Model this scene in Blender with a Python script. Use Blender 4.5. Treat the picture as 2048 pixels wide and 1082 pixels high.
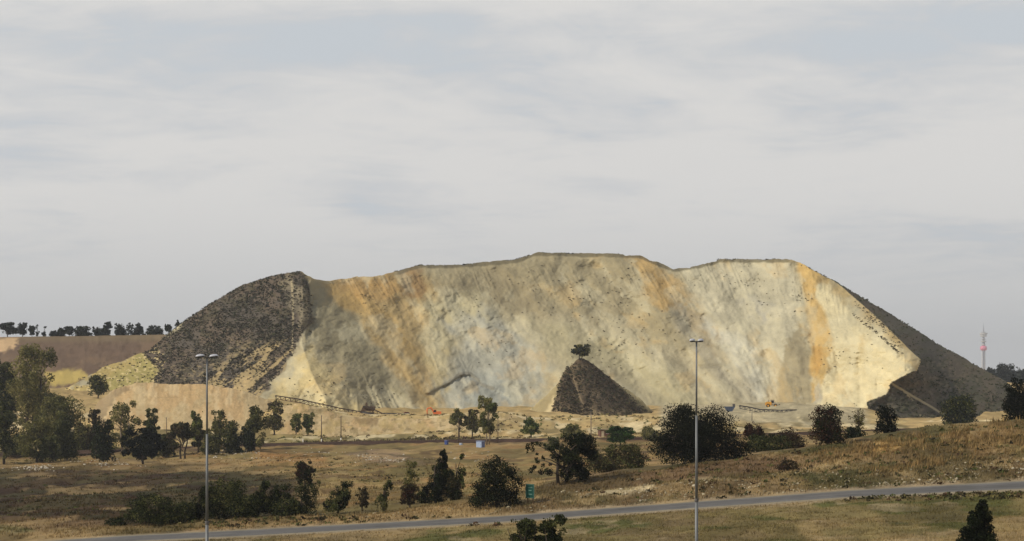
import bpy, math, random
import numpy as np
from math import radians as R

for _o in list(bpy.data.objects):
    bpy.data.objects.remove(_o)
sc = bpy.context.scene
col = sc.collection

# ------------------------------------------------------------------ camera
F, HZ, EYE = 4096.0, 800.0, 14.0        # focal length in photo pixels, horizon row, eye height
cam = bpy.data.cameras.new('camera')
cam.sensor_width = 36; cam.lens = 36 * F / 2048
cam.shift_y = (HZ - 541) / 2048
cam.clip_start = 1; cam.clip_end = 30000
camo = bpy.data.objects.new('camera', cam); col.objects.link(camo)
camo.location = (0, 0, EYE); camo.rotation_euler = (R(90), 0, 0)
sc.camera = camo

# ------------------------------------------------------------------ sun, sky, exposure
SUN_TO = np.array([-0.68, -0.30, 0.62]); SUN_TO = SUN_TO / np.linalg.norm(SUN_TO)
sun = bpy.data.lights.new('sun', 'SUN')
sun.energy = 3.3; sun.angle = R(0.6); sun.color = (1.0, 0.94, 0.83)
suno = bpy.data.objects.new('sun', sun); col.objects.link(suno)
from mathutils import Vector
suno.rotation_euler = Vector(SUN_TO).to_track_quat('Z', 'Y').to_euler()
suno.location = (-200, -50, 300)

world = bpy.data.worlds.new('World'); sc.world = world; world.use_nodes = True
wt = world.node_tree; wt.nodes.clear()
def wn(t, **k):
    n = wt.nodes.new(t)
    for a, b in k.items(): setattr(n, a, b)
    return n
def wmath(op, a, b=None, c=None, clamp=False):
    n = wn('ShaderNodeMath', operation=op); n.use_clamp = clamp
    for i, v in enumerate((a, b, c)):
        if v is None: continue
        if isinstance(v, (int, float)): n.inputs[i].default_value = v
        else: wt.links.new(v, n.inputs[i])
    return n.outputs[0]
def wmix(f, a, b):
    n = wn('ShaderNodeMix', data_type='RGBA')
    for s, v in ((0, f), (6, a), (7, b)):
        if isinstance(v, (int, float)): n.inputs[s].default_value = v
        elif isinstance(v, tuple): n.inputs[s].default_value = (*v, 1)
        else: wt.links.new(v, n.inputs[s])
    return n.outputs[2]
sky = wn('ShaderNodeTexSky', sky_type='NISHITA'); sky.sun_disc = False
sky.sun_elevation = math.asin(SUN_TO[2]); sky.sun_rotation = math.atan2(SUN_TO[0], SUN_TO[1])
sky.air_density = 1.0; sky.dust_density = 2.5; sky.altitude = 1700
tc = wn('ShaderNodeTexCoord'); sp = wn('ShaderNodeSeparateXYZ')
wt.links.new(tc.outputs['Generated'], sp.inputs[0])
X_, Y_, Z_ = sp.outputs
zz = wmath('ADD', wmath('MAXIMUM', Z_, 0.0), 0.10)
cb = wn('ShaderNodeCombineXYZ')
wt.links.new(wmath('DIVIDE', X_, zz), cb.inputs[0]); wt.links.new(wmath('DIVIDE', Y_, zz), cb.inputs[1])
def wnoise(scale, detail, rough, off, dist=0.0):
    v = wn('ShaderNodeVectorMath', operation='ADD'); wt.links.new(cb.outputs[0], v.inputs[0]); v.inputs[1].default_value = off
    n = wn('ShaderNodeTexNoise'); n.inputs['Scale'].default_value = scale; n.inputs['Detail'].default_value = detail
    n.inputs['Roughness'].default_value = rough; n.inputs['Distortion'].default_value = dist
    wt.links.new(v.outputs[0], n.inputs['Vector']); return n.outputs['Fac']
n1 = wnoise(1.25, 8, 0.55, (3.1, 7.7, 1.0), 0.5)
n2 = wnoise(4.2, 7, 0.62, (11.3, 2.2, 4.0), 0.8)
def wramp(v, a, b):                     # smooth step
    n = wn('ShaderNodeMapRange', interpolation_type='SMOOTHSTEP'); wt.links.new(v, n.inputs[0])
    n.inputs[1].default_value = a; n.inputs[2].default_value = b; return n.outputs[0]
gap = wmath('MULTIPLY', wramp(Z_, 0.150, 0.172), wmath('SUBTRACT', 1.0, wramp(Z_, 0.176, 0.195)))   # thinner streak of cloud high up
dens = wmath('SUBTRACT', wmath('ADD', wmath('MULTIPLY', n1, 0.7), wmath('MULTIPLY', n2, 0.3)), wmath('MULTIPLY', gap, 0.08))
cover = wramp(dens, 0.32, 0.43)
puff = wramp(dens, 0.33, 0.55)
lowhaze = wmath('SUBTRACT', 1.0, wramp(Z_, 0.02, 0.11))
S = 10.0
cgrey = tuple(S * c for c in (0.580, 0.600, 0.622)); cwhite = tuple(S * c for c in (0.720, 0.710, 0.692))
chaze = tuple(S * c for c in (0.560, 0.570, 0.570))
cloud = wmix(puff, cgrey, cwhite)
bluesky = wmix(0.55, tuple(S * c for c in (0.54, 0.61, 0.67)), cgrey)
skyc = wmix(cover, bluesky, cloud)
skyc = wmix(wmath('MULTIPLY', lowhaze, 0.9), skyc, chaze)
# high overhead the cloud sheet thins to open blue sky
skyc = wmix(wmath('MULTIPLY', wramp(Z_, 0.25, 0.60), 0.75), skyc, sky.outputs[0])
bg = wn('ShaderNodeBackground'); bg.inputs[1].default_value = 1.0 / S
wt.links.new(skyc, bg.inputs[0])
wo = wn('ShaderNodeOutputWorld'); wt.links.new(bg.outputs[0], wo.inputs[0])

sc.view_settings.view_transform = 'Standard'; sc.view_settings.look = 'None'
sc.view_settings.exposure = 0.0; sc.view_settings.gamma = 1.0
sc.render.engine = 'CYCLES'
sc.cycles.max_bounces = 5; sc.cycles.diffuse_bounces = 3; sc.cycles.volume_bounces = 0
sc.cycles.transparent_max_bounces = 4
sc.cycles.use_denoising = True

# ------------------------------------------------------------------ small helpers
def lin(c):
    c = np.asarray(c, float) / 255.0
    return np.where(c <= 0.04045, c / 12.92, ((c + 0.055) / 1.055) ** 2.4)
def px2x(px, Y): return (np.asarray(px, float) - 1024) / F * Y
def py2z(py, Y): return EYE + (HZ - np.asarray(py, float)) / F * Y

def _hash(ix, iy, seed):
    with np.errstate(over='ignore'):
        h = (ix.astype(np.int64) * 374761393 + iy.astype(np.int64) * 668265263 + seed * 974634511).astype(np.uint32)
        h = (h ^ (h >> np.uint32(13))) * np.uint32(1274126177)
        h = h ^ (h >> np.uint32(16))
        h = h * np.uint32(2246822519); h = h ^ (h >> np.uint32(15))
    return h.astype(np.float64) / 4294967295.0
def vnoise(x, y, seed=0):
    x = np.asarray(x, float); y = np.asarray(y, float)
    x, y = np.broadcast_arrays(x, y)
    ix = np.floor(x); iy = np.floor(y); fx = x - ix; fy = y - iy
    fx = fx * fx * fx * (fx * (fx * 6 - 15) + 10); fy = fy * fy * fy * (fy * (fy * 6 - 15) + 10)
    ix = ix.astype(np.int64); iy = iy.astype(np.int64)
    a = _hash(ix, iy, seed); b = _hash(ix + 1, iy, seed); c = _hash(ix, iy + 1, seed); d = _hash(ix + 1, iy + 1, seed)
    return (a * (1 - fx) + b * fx) * (1 - fy) + (c * (1 - fx) + d * fx) * fy
def fbm(x, y, seed=0, oct=4, gain=0.5):
    x = np.asarray(x, float); y = np.asarray(y, float)
    s = 0; a = 1; t = 0
    for i in range(oct):
        s = s + a * vnoise(x, y, seed + i * 17); t += a; a *= gain
        x, y = x * 2.03 + 5.2 * i + 0.6 * y * 0.1, y * 2.03 + 3.1
    return s / t
def sstep(v, a, b):
    t = np.clip((v - a) / (b - a), 0, 1); return t * t * (3 - 2 * t)
def dist_poly(px, py, pts, closed=False):
    d = np.full(np.shape(px), 1e9)
    n = len(pts)
    for i in range(n if closed else n - 1):
        ax, ay = pts[i]; bx, by = pts[(i + 1) % n]
        dx, dy = bx - ax, by - ay; L = dx * dx + dy * dy + 1e-9
        t = np.clip(((px - ax) * dx + (py - ay) * dy) / L, 0, 1)
        d = np.minimum(d, np.hypot(px - ax - t * dx, py - ay - t * dy))
    return d
def inside(px, py, pts):
    r = np.zeros(np.shape(px), bool); n = len(pts)
    for i in range(n):
        x1, y1 = pts[i]; x2, y2 = pts[(i + 1) % n]
        if y1 == y2: continue
        c = ((y1 > py) != (y2 > py)) & (px < (x2 - x1) * (py - y1) / (y2 - y1) + x1)
        r ^= c
    return r
def polymask(px, py, pts, soft):
    d = dist_poly(px, py, pts, True); d = np.where(inside(px, py, pts), d, -d)
    return sstep(d, -soft, soft)
def itp(px, pts):
    p = np.array(pts, float); return np.interp(px, p[:, 0], p[:, 1])

def np_mesh(name, co, faces, color=None, smooth=False):
    co = np.ascontiguousarray(co, np.float32); faces = np.ascontiguousarray(faces, np.int32)
    me = bpy.data.meshes.new(name)
    me.vertices.add(len(co)); me.vertices.foreach_set('co', co.ravel())
    k = faces.shape[1]
    me.loops.add(faces.size); me.loops.foreach_set('vertex_index', faces.ravel())
    me.polygons.add(len(faces)); me.polygons.foreach_set('loop_start', np.arange(0, faces.size, k, dtype=np.int32))
    try: me.polygons.foreach_set('loop_total', np.full(len(faces), k, np.int32))
    except Exception: pass
    if smooth: me.polygons.foreach_set('use_smooth', np.ones(len(faces), bool))
    me.update(calc_edges=True)
    if color is not None:
        a = me.color_attributes.new('Col', 'FLOAT_COLOR', 'POINT')
        c = np.ones((len(co), 4), np.float32); c[:, :3] = color; a.data.foreach_set('color', c.ravel())
    return me
def link(name, me, mat=None, parent=None, loc=None):
    o = bpy.data.objects.new(name, me); col.objects.link(o)
    if mat is not None: me.materials.append(mat)
    if parent is not None: o.parent = parent
    if loc is not None: o.location = loc
    return o
def tag(o, label=None, cat=None, group=None, kind=None):
    if label: o['label'] = label
    if cat: o['category'] = cat
    if group: o['group'] = group
    if kind: o['kind'] = kind
    return o
def empty(name, loc, rz=0.0):
    o = bpy.data.objects.new(name, None); col.objects.link(o); o.location = loc; o.rotation_euler = (0, 0, rz)
    o.empty_display_size = 0.3; return o
def grid_faces(nr, nc):
    i = np.arange(nr - 1)[:, None] * nc + np.arange(nc - 1)[None, :]
    return np.stack([i, i + 1, i + nc + 1, i + nc], -1).reshape(-1, 4)

class MB:                                # collects shapes into ONE mesh
    def __init__(s): s.v = []; s.f = []
    def add(s, verts, faces):
        o = len(s.v); s.v += [tuple(v) for v in verts]; s.f += [tuple(i + o for i in f) for f in faces]; return s
    def box(s, c, d, rot=None, taper=1.0, bev=0.0):
        cx, cy, cz = c; hx, hy, hz = d[0] / 2, d[1] / 2, d[2] / 2
        if bev <= 0:
            vs = [Vector((x * hx * (taper if z > 0 else 1), y * hy * (taper if z > 0 else 1), z * hz)) for z in (-1, 1) for x, y in ((-1, -1), (1, -1), (1, 1), (-1, 1))]
            fs = [(0, 3, 2, 1), (4, 5, 6, 7), (0, 1, 5, 4), (1, 2, 6, 5), (2, 3, 7, 6), (3, 0, 4, 7)]
        else:
            vs = []; b = bev
            for z, k in ((-hz, b), (-hz + b, 0), (hz - b, 0), (hz, b)):
                t = taper if z > 0 else 1
                vs += [Vector((x * t, y * t, z)) for x, y in ((-hx + k, -hy + b + k), (-hx + b + k, -hy + k), (hx - b - k, -hy + k), (hx - k, -hy + b + k), (hx - k, hy - b - k), (hx - b - k, hy - k), (-hx + b + k, hy - k), (-hx + k, hy - b - k))]
            fs = [tuple(range(7, -1, -1)), tuple(range(24, 32))]
            for r in range(3):
                for i in range(8): fs.append((r * 8 + i, r * 8 + (i + 1) % 8, r * 8 + 8 + (i + 1) % 8, r * 8 + 8 + i))
        if rot is not None: vs = [rot @ v for v in vs]
        return s.add([(v.x + cx, v.y + cy, v.z + cz) for v in vs], fs)
    def tube(s, pts, rad, n=8, cap=True):
        pts = [Vector(p) for p in pts]
        if isinstance(rad, (int, float)): rad = [rad] * len(pts)
        rings = []
        for i, p in enumerate(pts):
            d = (pts[min(i + 1, len(pts) - 1)] - pts[max(i - 1, 0)]).normalized()
            a = d.cross(Vector((0.13, 0.97, 0.21)) if abs(d.y) < 0.9 else Vector((1, 0, 0))).normalized(); b = d.cross(a)
            rings.append([p + (a * math.cos(2 * math.pi * k / n) + b * math.sin(2 * math.pi * k / n)) * rad[i] for k in range(n)])
        vs = [v for r in rings for v in r]; fs = []
        for i in range(len(pts) - 1):
            for k in range(n): fs.append((i * n + k, i * n + (k + 1) % n, (i + 1) * n + (k + 1) % n, (i + 1) * n + k))
        if cap: fs += [tuple(range(n - 1, -1, -1)), tuple((len(pts) - 1) * n + k for k in range(n))]
        return s.add(vs, fs)
    def lathe(s, prof, n=20, c=(0, 0, 0), sx=1, sy=1):
        vs = []; fs = []
        for r, z in prof:
            for k in range(n): vs.append((c[0] + sx * r * math.cos(2 * math.pi * k / n), c[1] + sy * r * math.sin(2 * math.pi * k / n), c[2] + z))
        for i in range(len(prof) - 1):
            for k in range(n): fs.append((i * n + k, i * n + (k + 1) % n, (i + 1) * n + (k + 1) % n, (i + 1) * n + k))
        fs += [tuple(range(n - 1, -1, -1)), tuple((len(prof) - 1) * n + k for k in range(n))]
        return s.add(vs, fs)
    def prism(s, outline, y0, y1):       # outline in x,z extruded along y
        n = len(outline)
        vs = [(x, y0, z) for x, z in outline] + [(x, y1, z) for x, z in outline]
        fs = [tuple(range(n)), tuple(range(2 * n - 1, n - 1, -1))] + [(i, i + n, (i + 1) % n + n, (i + 1) % n) for i in range(n)]
        return s.add(vs, fs)
    def build(s, name, mat, parent=None, smooth=False, loc=None):
        me = bpy.data.meshes.new(name); me.from_pydata(s.v, [], s.f); me.update()
        if smooth:
            me.polygons.foreach_set('use_smooth', np.ones(len(me.polygons), bool))
        return link(name, me, mat, parent, loc)

# ------------------------------------------------------------------ materials
def new_mat(name):
    m = bpy.data.materials.new(name); m.use_nodes = True; return m, m.node_tree, m.node_tree.nodes['Principled BSDF']
def plain(name, rgb, rough=0.7, metal=0.0, var=0.12, scale=3.0, rust=None):
    m, nt, b = new_mat(name)
    tcn = nt.nodes.new('ShaderNodeTexCoord'); n = nt.nodes.new('ShaderNodeTexNoise')
    n.inputs['Scale'].default_value = scale; n.inputs['Detail'].default_value = 5
    nt.links.new(tcn.outputs['Object'], n.inputs['Vector'])
    mx = nt.nodes.new('ShaderNodeMix'); mx.data_type = 'RGBA'
    c = lin(rgb); mx.inputs[6].default_value = (*(c * (1 - var)), 1); mx.inputs[7].default_value = (*(c * (1 + var) if rust is None else lin(rust)), 1)
    mr = nt.nodes.new('ShaderNodeMapRange'); mr.inputs[1].default_value = 0.35; mr.inputs[2].default_value = 0.68
    nt.links.new(n.outputs['Fac'], mr.inputs[0]); nt.links.new(mr.outputs[0], mx.inputs[0])
    nt.links.new(mx.outputs[2], b.inputs['Base Color'])
    b.inputs['Roughness'].default_value = rough; b.inputs['Metallic'].default_value = metal
    return m
def attr_mat(name, nscale=(0.3, 1.5), var=0.25, bump=0.5, bscale=0.8, rough=0.95, spec=0.1):
    m, nt, b = new_mat(name)
    at = nt.nodes.new('ShaderNodeVertexColor'); at.layer_name = 'Col'
    geo = nt.nodes.new('ShaderNodeNewGeometry')
    n = nt.nodes.new('ShaderNodeTexNoise'); n.inputs['Scale'].default_value = nscale[1]; n.inputs['Detail'].default_value = 6; n.inputs['Roughness'].default_value = 0.65
    n0 = nt.nodes.new('ShaderNodeTexNoise'); n0.inputs['Scale'].default_value = nscale[0]; n0.inputs['Detail'].default_value = 4
    for k in (n, n0): nt.links.new(geo.outputs['Position'], k.inputs['Vector'])
    ad = nt.nodes.new('ShaderNodeMath'); ad.operation = 'ADD'; nt.links.new(n.outputs['Fac'], ad.inputs[0]); nt.links.new(n0.outputs['Fac'], ad.inputs[1])
    mr = nt.nodes.new('ShaderNodeMapRange'); mr.inputs[1].default_value = 0.6; mr.inputs[2].default_value = 1.4
    mr.inputs[3].default_value = 1 - var; mr.inputs[4].default_value = 1 + var; nt.links.new(ad.outputs[0], mr.inputs[0])
    mul = nt.nodes.new('ShaderNodeVectorMath'); mul.operation = 'SCALE'; nt.links.new(at.outputs['Color'], mul.inputs[0]); nt.links.new(mr.outputs[0], mul.inputs['Scale'])
    nt.links.new(mul.outputs[0], b.inputs['Base Color'])
    b.inputs['Roughness'].default_value = rough; b.inputs['Specular IOR Level'].default_value = spec
    if bump > 0:
        bn = nt.nodes.new('ShaderNodeTexNoise'); bn.inputs['Scale'].default_value = bscale; bn.inputs['Detail'].default_value = 6; bn.inputs['Roughness'].default_value = 0.7
        nt.links.new(geo.outputs['Position'], bn.inputs['Vector'])
        bp = nt.nodes.new('ShaderNodeBump'); bp.inputs['Strength'].default_value = bump; bp.inputs['Distance'].default_value = 1.0
        nt.links.new(bn.outputs['Fac'], bp.inputs['Height']); nt.links.new(bp.outputs[0], b.inputs['Normal'])
    return m
M_GROUND = attr_mat('dry_ground', (0.25, 1.6), 0.30, 0.35, 1.2)
M_SAND = attr_mat('tailings_sand', (0.08, 0.9), 0.13, 0.45, 0.65)
M_SCRUB = attr_mat('scrub', (0.5, 3.0), 0.15, 0.0)
M_LEAF = attr_mat('foliage', (0.4, 2.0), 0.25, 0.0, rough=0.75, spec=0.05)
_nt = M_LEAF.node_tree; _b = _nt.nodes['Principled BSDF']; _tr = _nt.nodes.new('ShaderNodeBsdfTranslucent'); _mx = _nt.nodes.new('ShaderNodeMixShader'); _mx.inputs[0].default_value = 0.32
_nt.links.new(_b.inputs['Base Color'].links[0].from_socket, _tr.inputs[0]); _nt.links.new(_b.outputs[0], _mx.inputs[1]); _nt.links.new(_tr.outputs[0], _mx.inputs[2])
_nt.links.new(_mx.outputs[0], [n for n in _nt.nodes if n.type == 'OUTPUT_MATERIAL'][0].inputs[0])
M_STONE = attr_mat('stone', (1.0, 6.0), 0.2, 0.3, 4.0)
M_BARK = plain('bark', (74, 62, 50), 0.95, 0, 0.3, 2.0)
M_PALEBARK = plain('pale_bark', (128, 112, 92), 0.9, 0, 0.3, 2.0)
M_STEEL = plain('galvanised_steel', (112, 113, 112), 0.55, 0.3, 0.10, 1.5)
M_HEAD = plain('lamp_housing', (186, 186, 190), 0.4, 0.0, 0.05, 4)
M_DARK = plain('dark_metal', (34, 34, 36), 0.6, 0.2, 0.2, 3)
M_GLASS = plain('dark_glass', (26, 30, 34), 0.15, 0.0, 0.1, 3)
M_LENS = plain('lamp_lens', (46, 47, 50), 0.25, 0.0, 0.1, 3)
M_GREEN = plain('sign_green', (14, 64, 54), 0.45, 0.0, 0.08, 2)
M_SIGNWHITE = plain('sign_white', (92, 122, 110), 0.5, 0.0, 0.05, 2)
M_WOODPOST = plain('timber_post', (116, 94, 66), 0.9, 0, 0.25, 4)
M_POLE = plain('weathered_pole', (78, 62, 46), 0.9, 0, 0.25, 3)
M_WHITE = plain('white_paint', (215, 210, 200), 0.6, 0, 0.1, 3)
M_YELLOW = plain('machine_yellow', (214, 150, 42), 0.5, 0, 0.15, 1.0)
M_CREAM = plain('machine_cream', (196, 180, 150), 0.5, 0, 0.12, 1.0)
M_ORANGE = plain('machine_orange', (222, 112, 52), 0.5, 0, 0.15, 1.0)
M_RUBBER = plain('tyre_rubber', (30, 29, 28), 0.9, 0, 0.2, 4)
M_RUST = plain('rusty_steel', (112, 88, 64), 0.9, 0.0, 0.3, 2.0, (78, 64, 52))
M_GREYST = plain('grey_steel', (96, 92, 88), 0.7, 0.3, 0.2, 2.0)
M_BELT = plain('belt_rubber', (62, 56, 50), 0.9, 0, 0.2, 2.0)
M_BLUEGREY = plain('bluegrey_steel', (70, 80, 98), 0.6, 0.2, 0.2, 2.0)
M_RED = plain('red_paint', (150, 62, 46), 0.6, 0, 0.2, 1.5)
M_BLUE = plain('blue_paint', (50, 70, 128), 0.5, 0, 0.12, 2)
M_PALEBLUE = plain('pale_blue_paint', (156, 170, 192), 0.5, 0, 0.08, 2)
M_NAVY = plain('slate_blue_paint', (86, 98, 140), 0.5, 0, 0.1, 2)
M_BRICK = plain('brick', (104, 70, 54), 0.9, 0, 0.25, 3)
M_CONC = plain('pale_concrete', (186, 184, 180), 0.85, 0, 0.1, 0.1)
M_CONCD = plain('shaded_concrete', (140, 142, 150), 0.85, 0, 0.1, 0.1)
M_PINK = plain('pink_cladding', (226, 120, 146), 0.4, 0, 0.08, 0.1)
def asphalt():
    m, nt, b = new_mat('asphalt')
    geo = nt.nodes.new('ShaderNodeNewGeometry'); n = nt.nodes.new('ShaderNodeTexNoise'); n.inputs['Scale'].default_value = 0.22; n.inputs['Detail'].default_value = 8
    n.inputs['Roughness'].default_value = 0.7
    nt.links.new(geo.outputs['Position'], n.inputs['Vector'])
    at = nt.nodes.new('ShaderNodeVertexColor'); at.layer_name = 'Col'
    mr = nt.nodes.new('ShaderNodeMapRange'); mr.inputs[1].default_value = 0.3; mr.inputs[2].default_value = 0.7; mr.inputs[3].default_value = 0.82; mr.inputs[4].default_value = 1.2
    nt.links.new(n.outputs['Fac'], mr.inputs[0])
    mul = nt.nodes.new('ShaderNodeVectorMath'); mul.operation = 'SCALE'; nt.links.new(at.outputs['Color'], mul.inputs[0]); nt.links.new(mr.outputs[0], mul.inputs['Scale'])
    nt.links.new(mul.outputs[0], b.inputs['Base Color']); b.inputs['Roughness'].default_value = 0.95; b.inputs['Specular IOR Level'].default_value = 0.1
    return m
M_ASPHALT = asphalt()

# ------------------------------------------------------------------ ground shape
# each line: list of (photo column, distance, photo row) the ground passes through
ROAD_NEAR = [(-900, 246, 1170), (0, 240, 1101), (250, 238, 1085), (500, 236, 1073), (1000, 233, 1046), (1390, 231, 1018), (1700, 229, 996), (2048, 227, 980), (2900, 224, 950)]
ROAD_FAR = [(-900, 255, 1158), (0, 249, 1088), (250, 247, 1071), (500, 245, 1059), (1000, 242, 1032), (1390, 240, 1003), (1700, 238, 980), (2048, 236, 961), (2900, 233, 928)]
LINES = [
    [(-900, 130, 1330), (0, 130, 1300), (1024, 130, 1270), (2048, 130, 1215), (2900, 130, 1200)],
    [(-900, 185, 1250), (0, 185, 1190), (1024, 185, 1130), (1500, 185, 1090), (2048, 185, 1066), (2900, 185, 1050)],
    ROAD_NEAR, ROAD_FAR,
    [(-900, 262, 1140), (0, 260, 1072), (250, 258, 1056), (500, 262, 1036), (700, 262, 1021), (900, 262, 1004), (1000, 264, 992), (1100, 270, 964), (1200, 275, 950), (1300, 280, 937), (1500, 285, 906), (1700, 290, 880), (1800, 293, 863), (1900, 296, 847), (2048, 300, 838), (2900, 310, 800)],
    [(-900, 285, 1110), (0, 285, 1040), (250, 285, 1032), (500, 285, 1028), (900, 285, 998), (1000, 290, 985), (1200, 295, 955), (1500, 305, 912), (2048, 320, 845), (2900, 330, 820)],
    [(-900, 400, 1010), (0, 400, 985), (500, 400, 962), (1000, 400, 945), (1300, 400, 925), (1700, 400, 895), (2048, 400, 868), (2900, 400, 850)],
    [(-900, 600, 935), (0, 600, 926), (300, 600, 918), (500, 600, 907), (1000, 600, 894), (1300, 600, 886), (1700, 600, 872), (2048, 600, 862), (2900, 600, 860)],
    [(-900, 645, 915), (0, 645, 912), (300, 645, 904), (480, 645, 895), (700, 645, 890), (1000, 645, 885), (1300, 645, 881), (1700, 645, 868), (2048, 645, 856), (2900, 645, 850)],
    [(-900, 725, 880), (0, 725, 878), (300, 725, 872), (500, 725, 870), (700, 725, 872), (1000, 725, 868), (1300, 725, 866), (1500, 725, 852), (1700, 725, 850), (2048, 725, 848), (2900, 725, 848)],
    [(-900, 752, 850), (0, 752, 850), (200, 752, 852), (480, 752, 850), (560, 752, 812), (640, 752, 822), (700, 752, 834), (760, 752, 837), (860, 752, 838), (920, 752, 830), (1000, 752, 829), (1060, 752, 838), (1300, 752, 838), (1450, 752, 826), (1640, 752, 824), (1730, 752, 838), (1800, 752, 848), (2048, 752, 845), (2900, 752, 845)],
    [(-900, 860, 790), (0, 860, 784), (120, 860, 784), (200, 860, 786), (300, 860, 792), (500, 860, 800), (560, 860, 800), (640, 860, 812), (740, 860, 828), (860, 860, 829), (1000, 860, 824), (1300, 860, 828), (1400, 860, 815), (1650, 860, 810), (1730, 860, 815), (1800, 860, 838), (2048, 860, 835), (2900, 860, 830)],
    [(-900, 1000, 780), (0, 1000, 776), (2900, 1000, 800)],
    [(-900, 1500, 785), (1024, 1500, 785), (2048, 1500, 768), (2900, 1500, 768)],
    [(-900, 5200, 760), (1024, 5200, 760), (2048, 5200, 752), (2900, 5200, 750)],
    [(-900, 12000, 766), (2900, 12000, 760)],
]
_L = [np.array(l, float) for l in LINES]
def ground_base(X, Y):
    X = np.asarray(X, float); Y = np.asarray(Y, float); X, Y = np.broadcast_arrays(X, Y)
    px = np.clip(1024 + F * X / np.maximum(Y, 130.0), -900, 2900)
    Ys = [np.interp(px, l[:, 0], l[:, 1]) for l in _L]
    Zs = [EYE + (HZ - np.interp(px, l[:, 0], l[:, 2])) / F * y for l, y in zip(_L, Ys)]
    z = np.where(Y <= Ys[0], Zs[0], Zs[-1])
    for k in range(len(_L) - 1):
        m = (Y > Ys[k]) & (Y <= Ys[k + 1])
        t = (Y - Ys[k]) / (Ys[k + 1] - Ys[k])
        z = np.where(m, Zs[k] * (1 - t) + Zs[k + 1] * t, z)
    return z
def road_dist(X, Y):                     # 0 inside the carriageway, metres outside it
    px = 1024 + F * X / np.maximum(Y, 130.0)
    n = np.interp(px, _L[2][:, 0], _L[2][:, 1]); f = np.interp(px, _L[3][:, 0], _L[3][:, 1])
    return np.maximum(np.maximum(n - Y, Y - f), 0)
def ground_z(X, Y):
    z = ground_base(X, Y)
    rd = road_dist(X, Y)
    k = sstep(rd, 0.6, 9.0)
    far = np.clip(np.asarray(Y, float) / 250.0, 0.6, 2.5)
    z = z + k * ((fbm(X / 19.0, Y / 19.0, 3, 4) - 0.5) * 1.5 * far + (fbm(X / 4.0, Y / 4.0, 9, 3) - 0.5) * 0.55)
    return z - 0.16 * (1 - sstep(rd, 0.0, 0.8))
_UY = np.concatenate([np.linspace(150, 420, 541), np.linspace(421, 1000, 580)])
def unproject(px, py, ymin=150.0):       # first ground point seen at a photo pixel
    px = np.atleast_1d(np.asarray(px, float)); py = np.atleast_1d(np.asarray(py, float))
    out = np.empty(len(px))
    CH = 4000
    for s in range(0, len(px), CH):
        p = px[s:s + CH, None]; q = py[s:s + CH, None]
        Y = np.broadcast_to(_UY[None, :], (p.shape[0], len(_UY)))
        z = ground_base((p - 1024) / F * Y, Y)
        row = HZ - (z - EYE) * F / Y
        hit = (row <= q) & (Y >= ymin)
        i = np.argmax(hit, 1); out[s:s + CH] = np.where(hit.any(1), _UY[i], 900.0)
    return out

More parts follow.
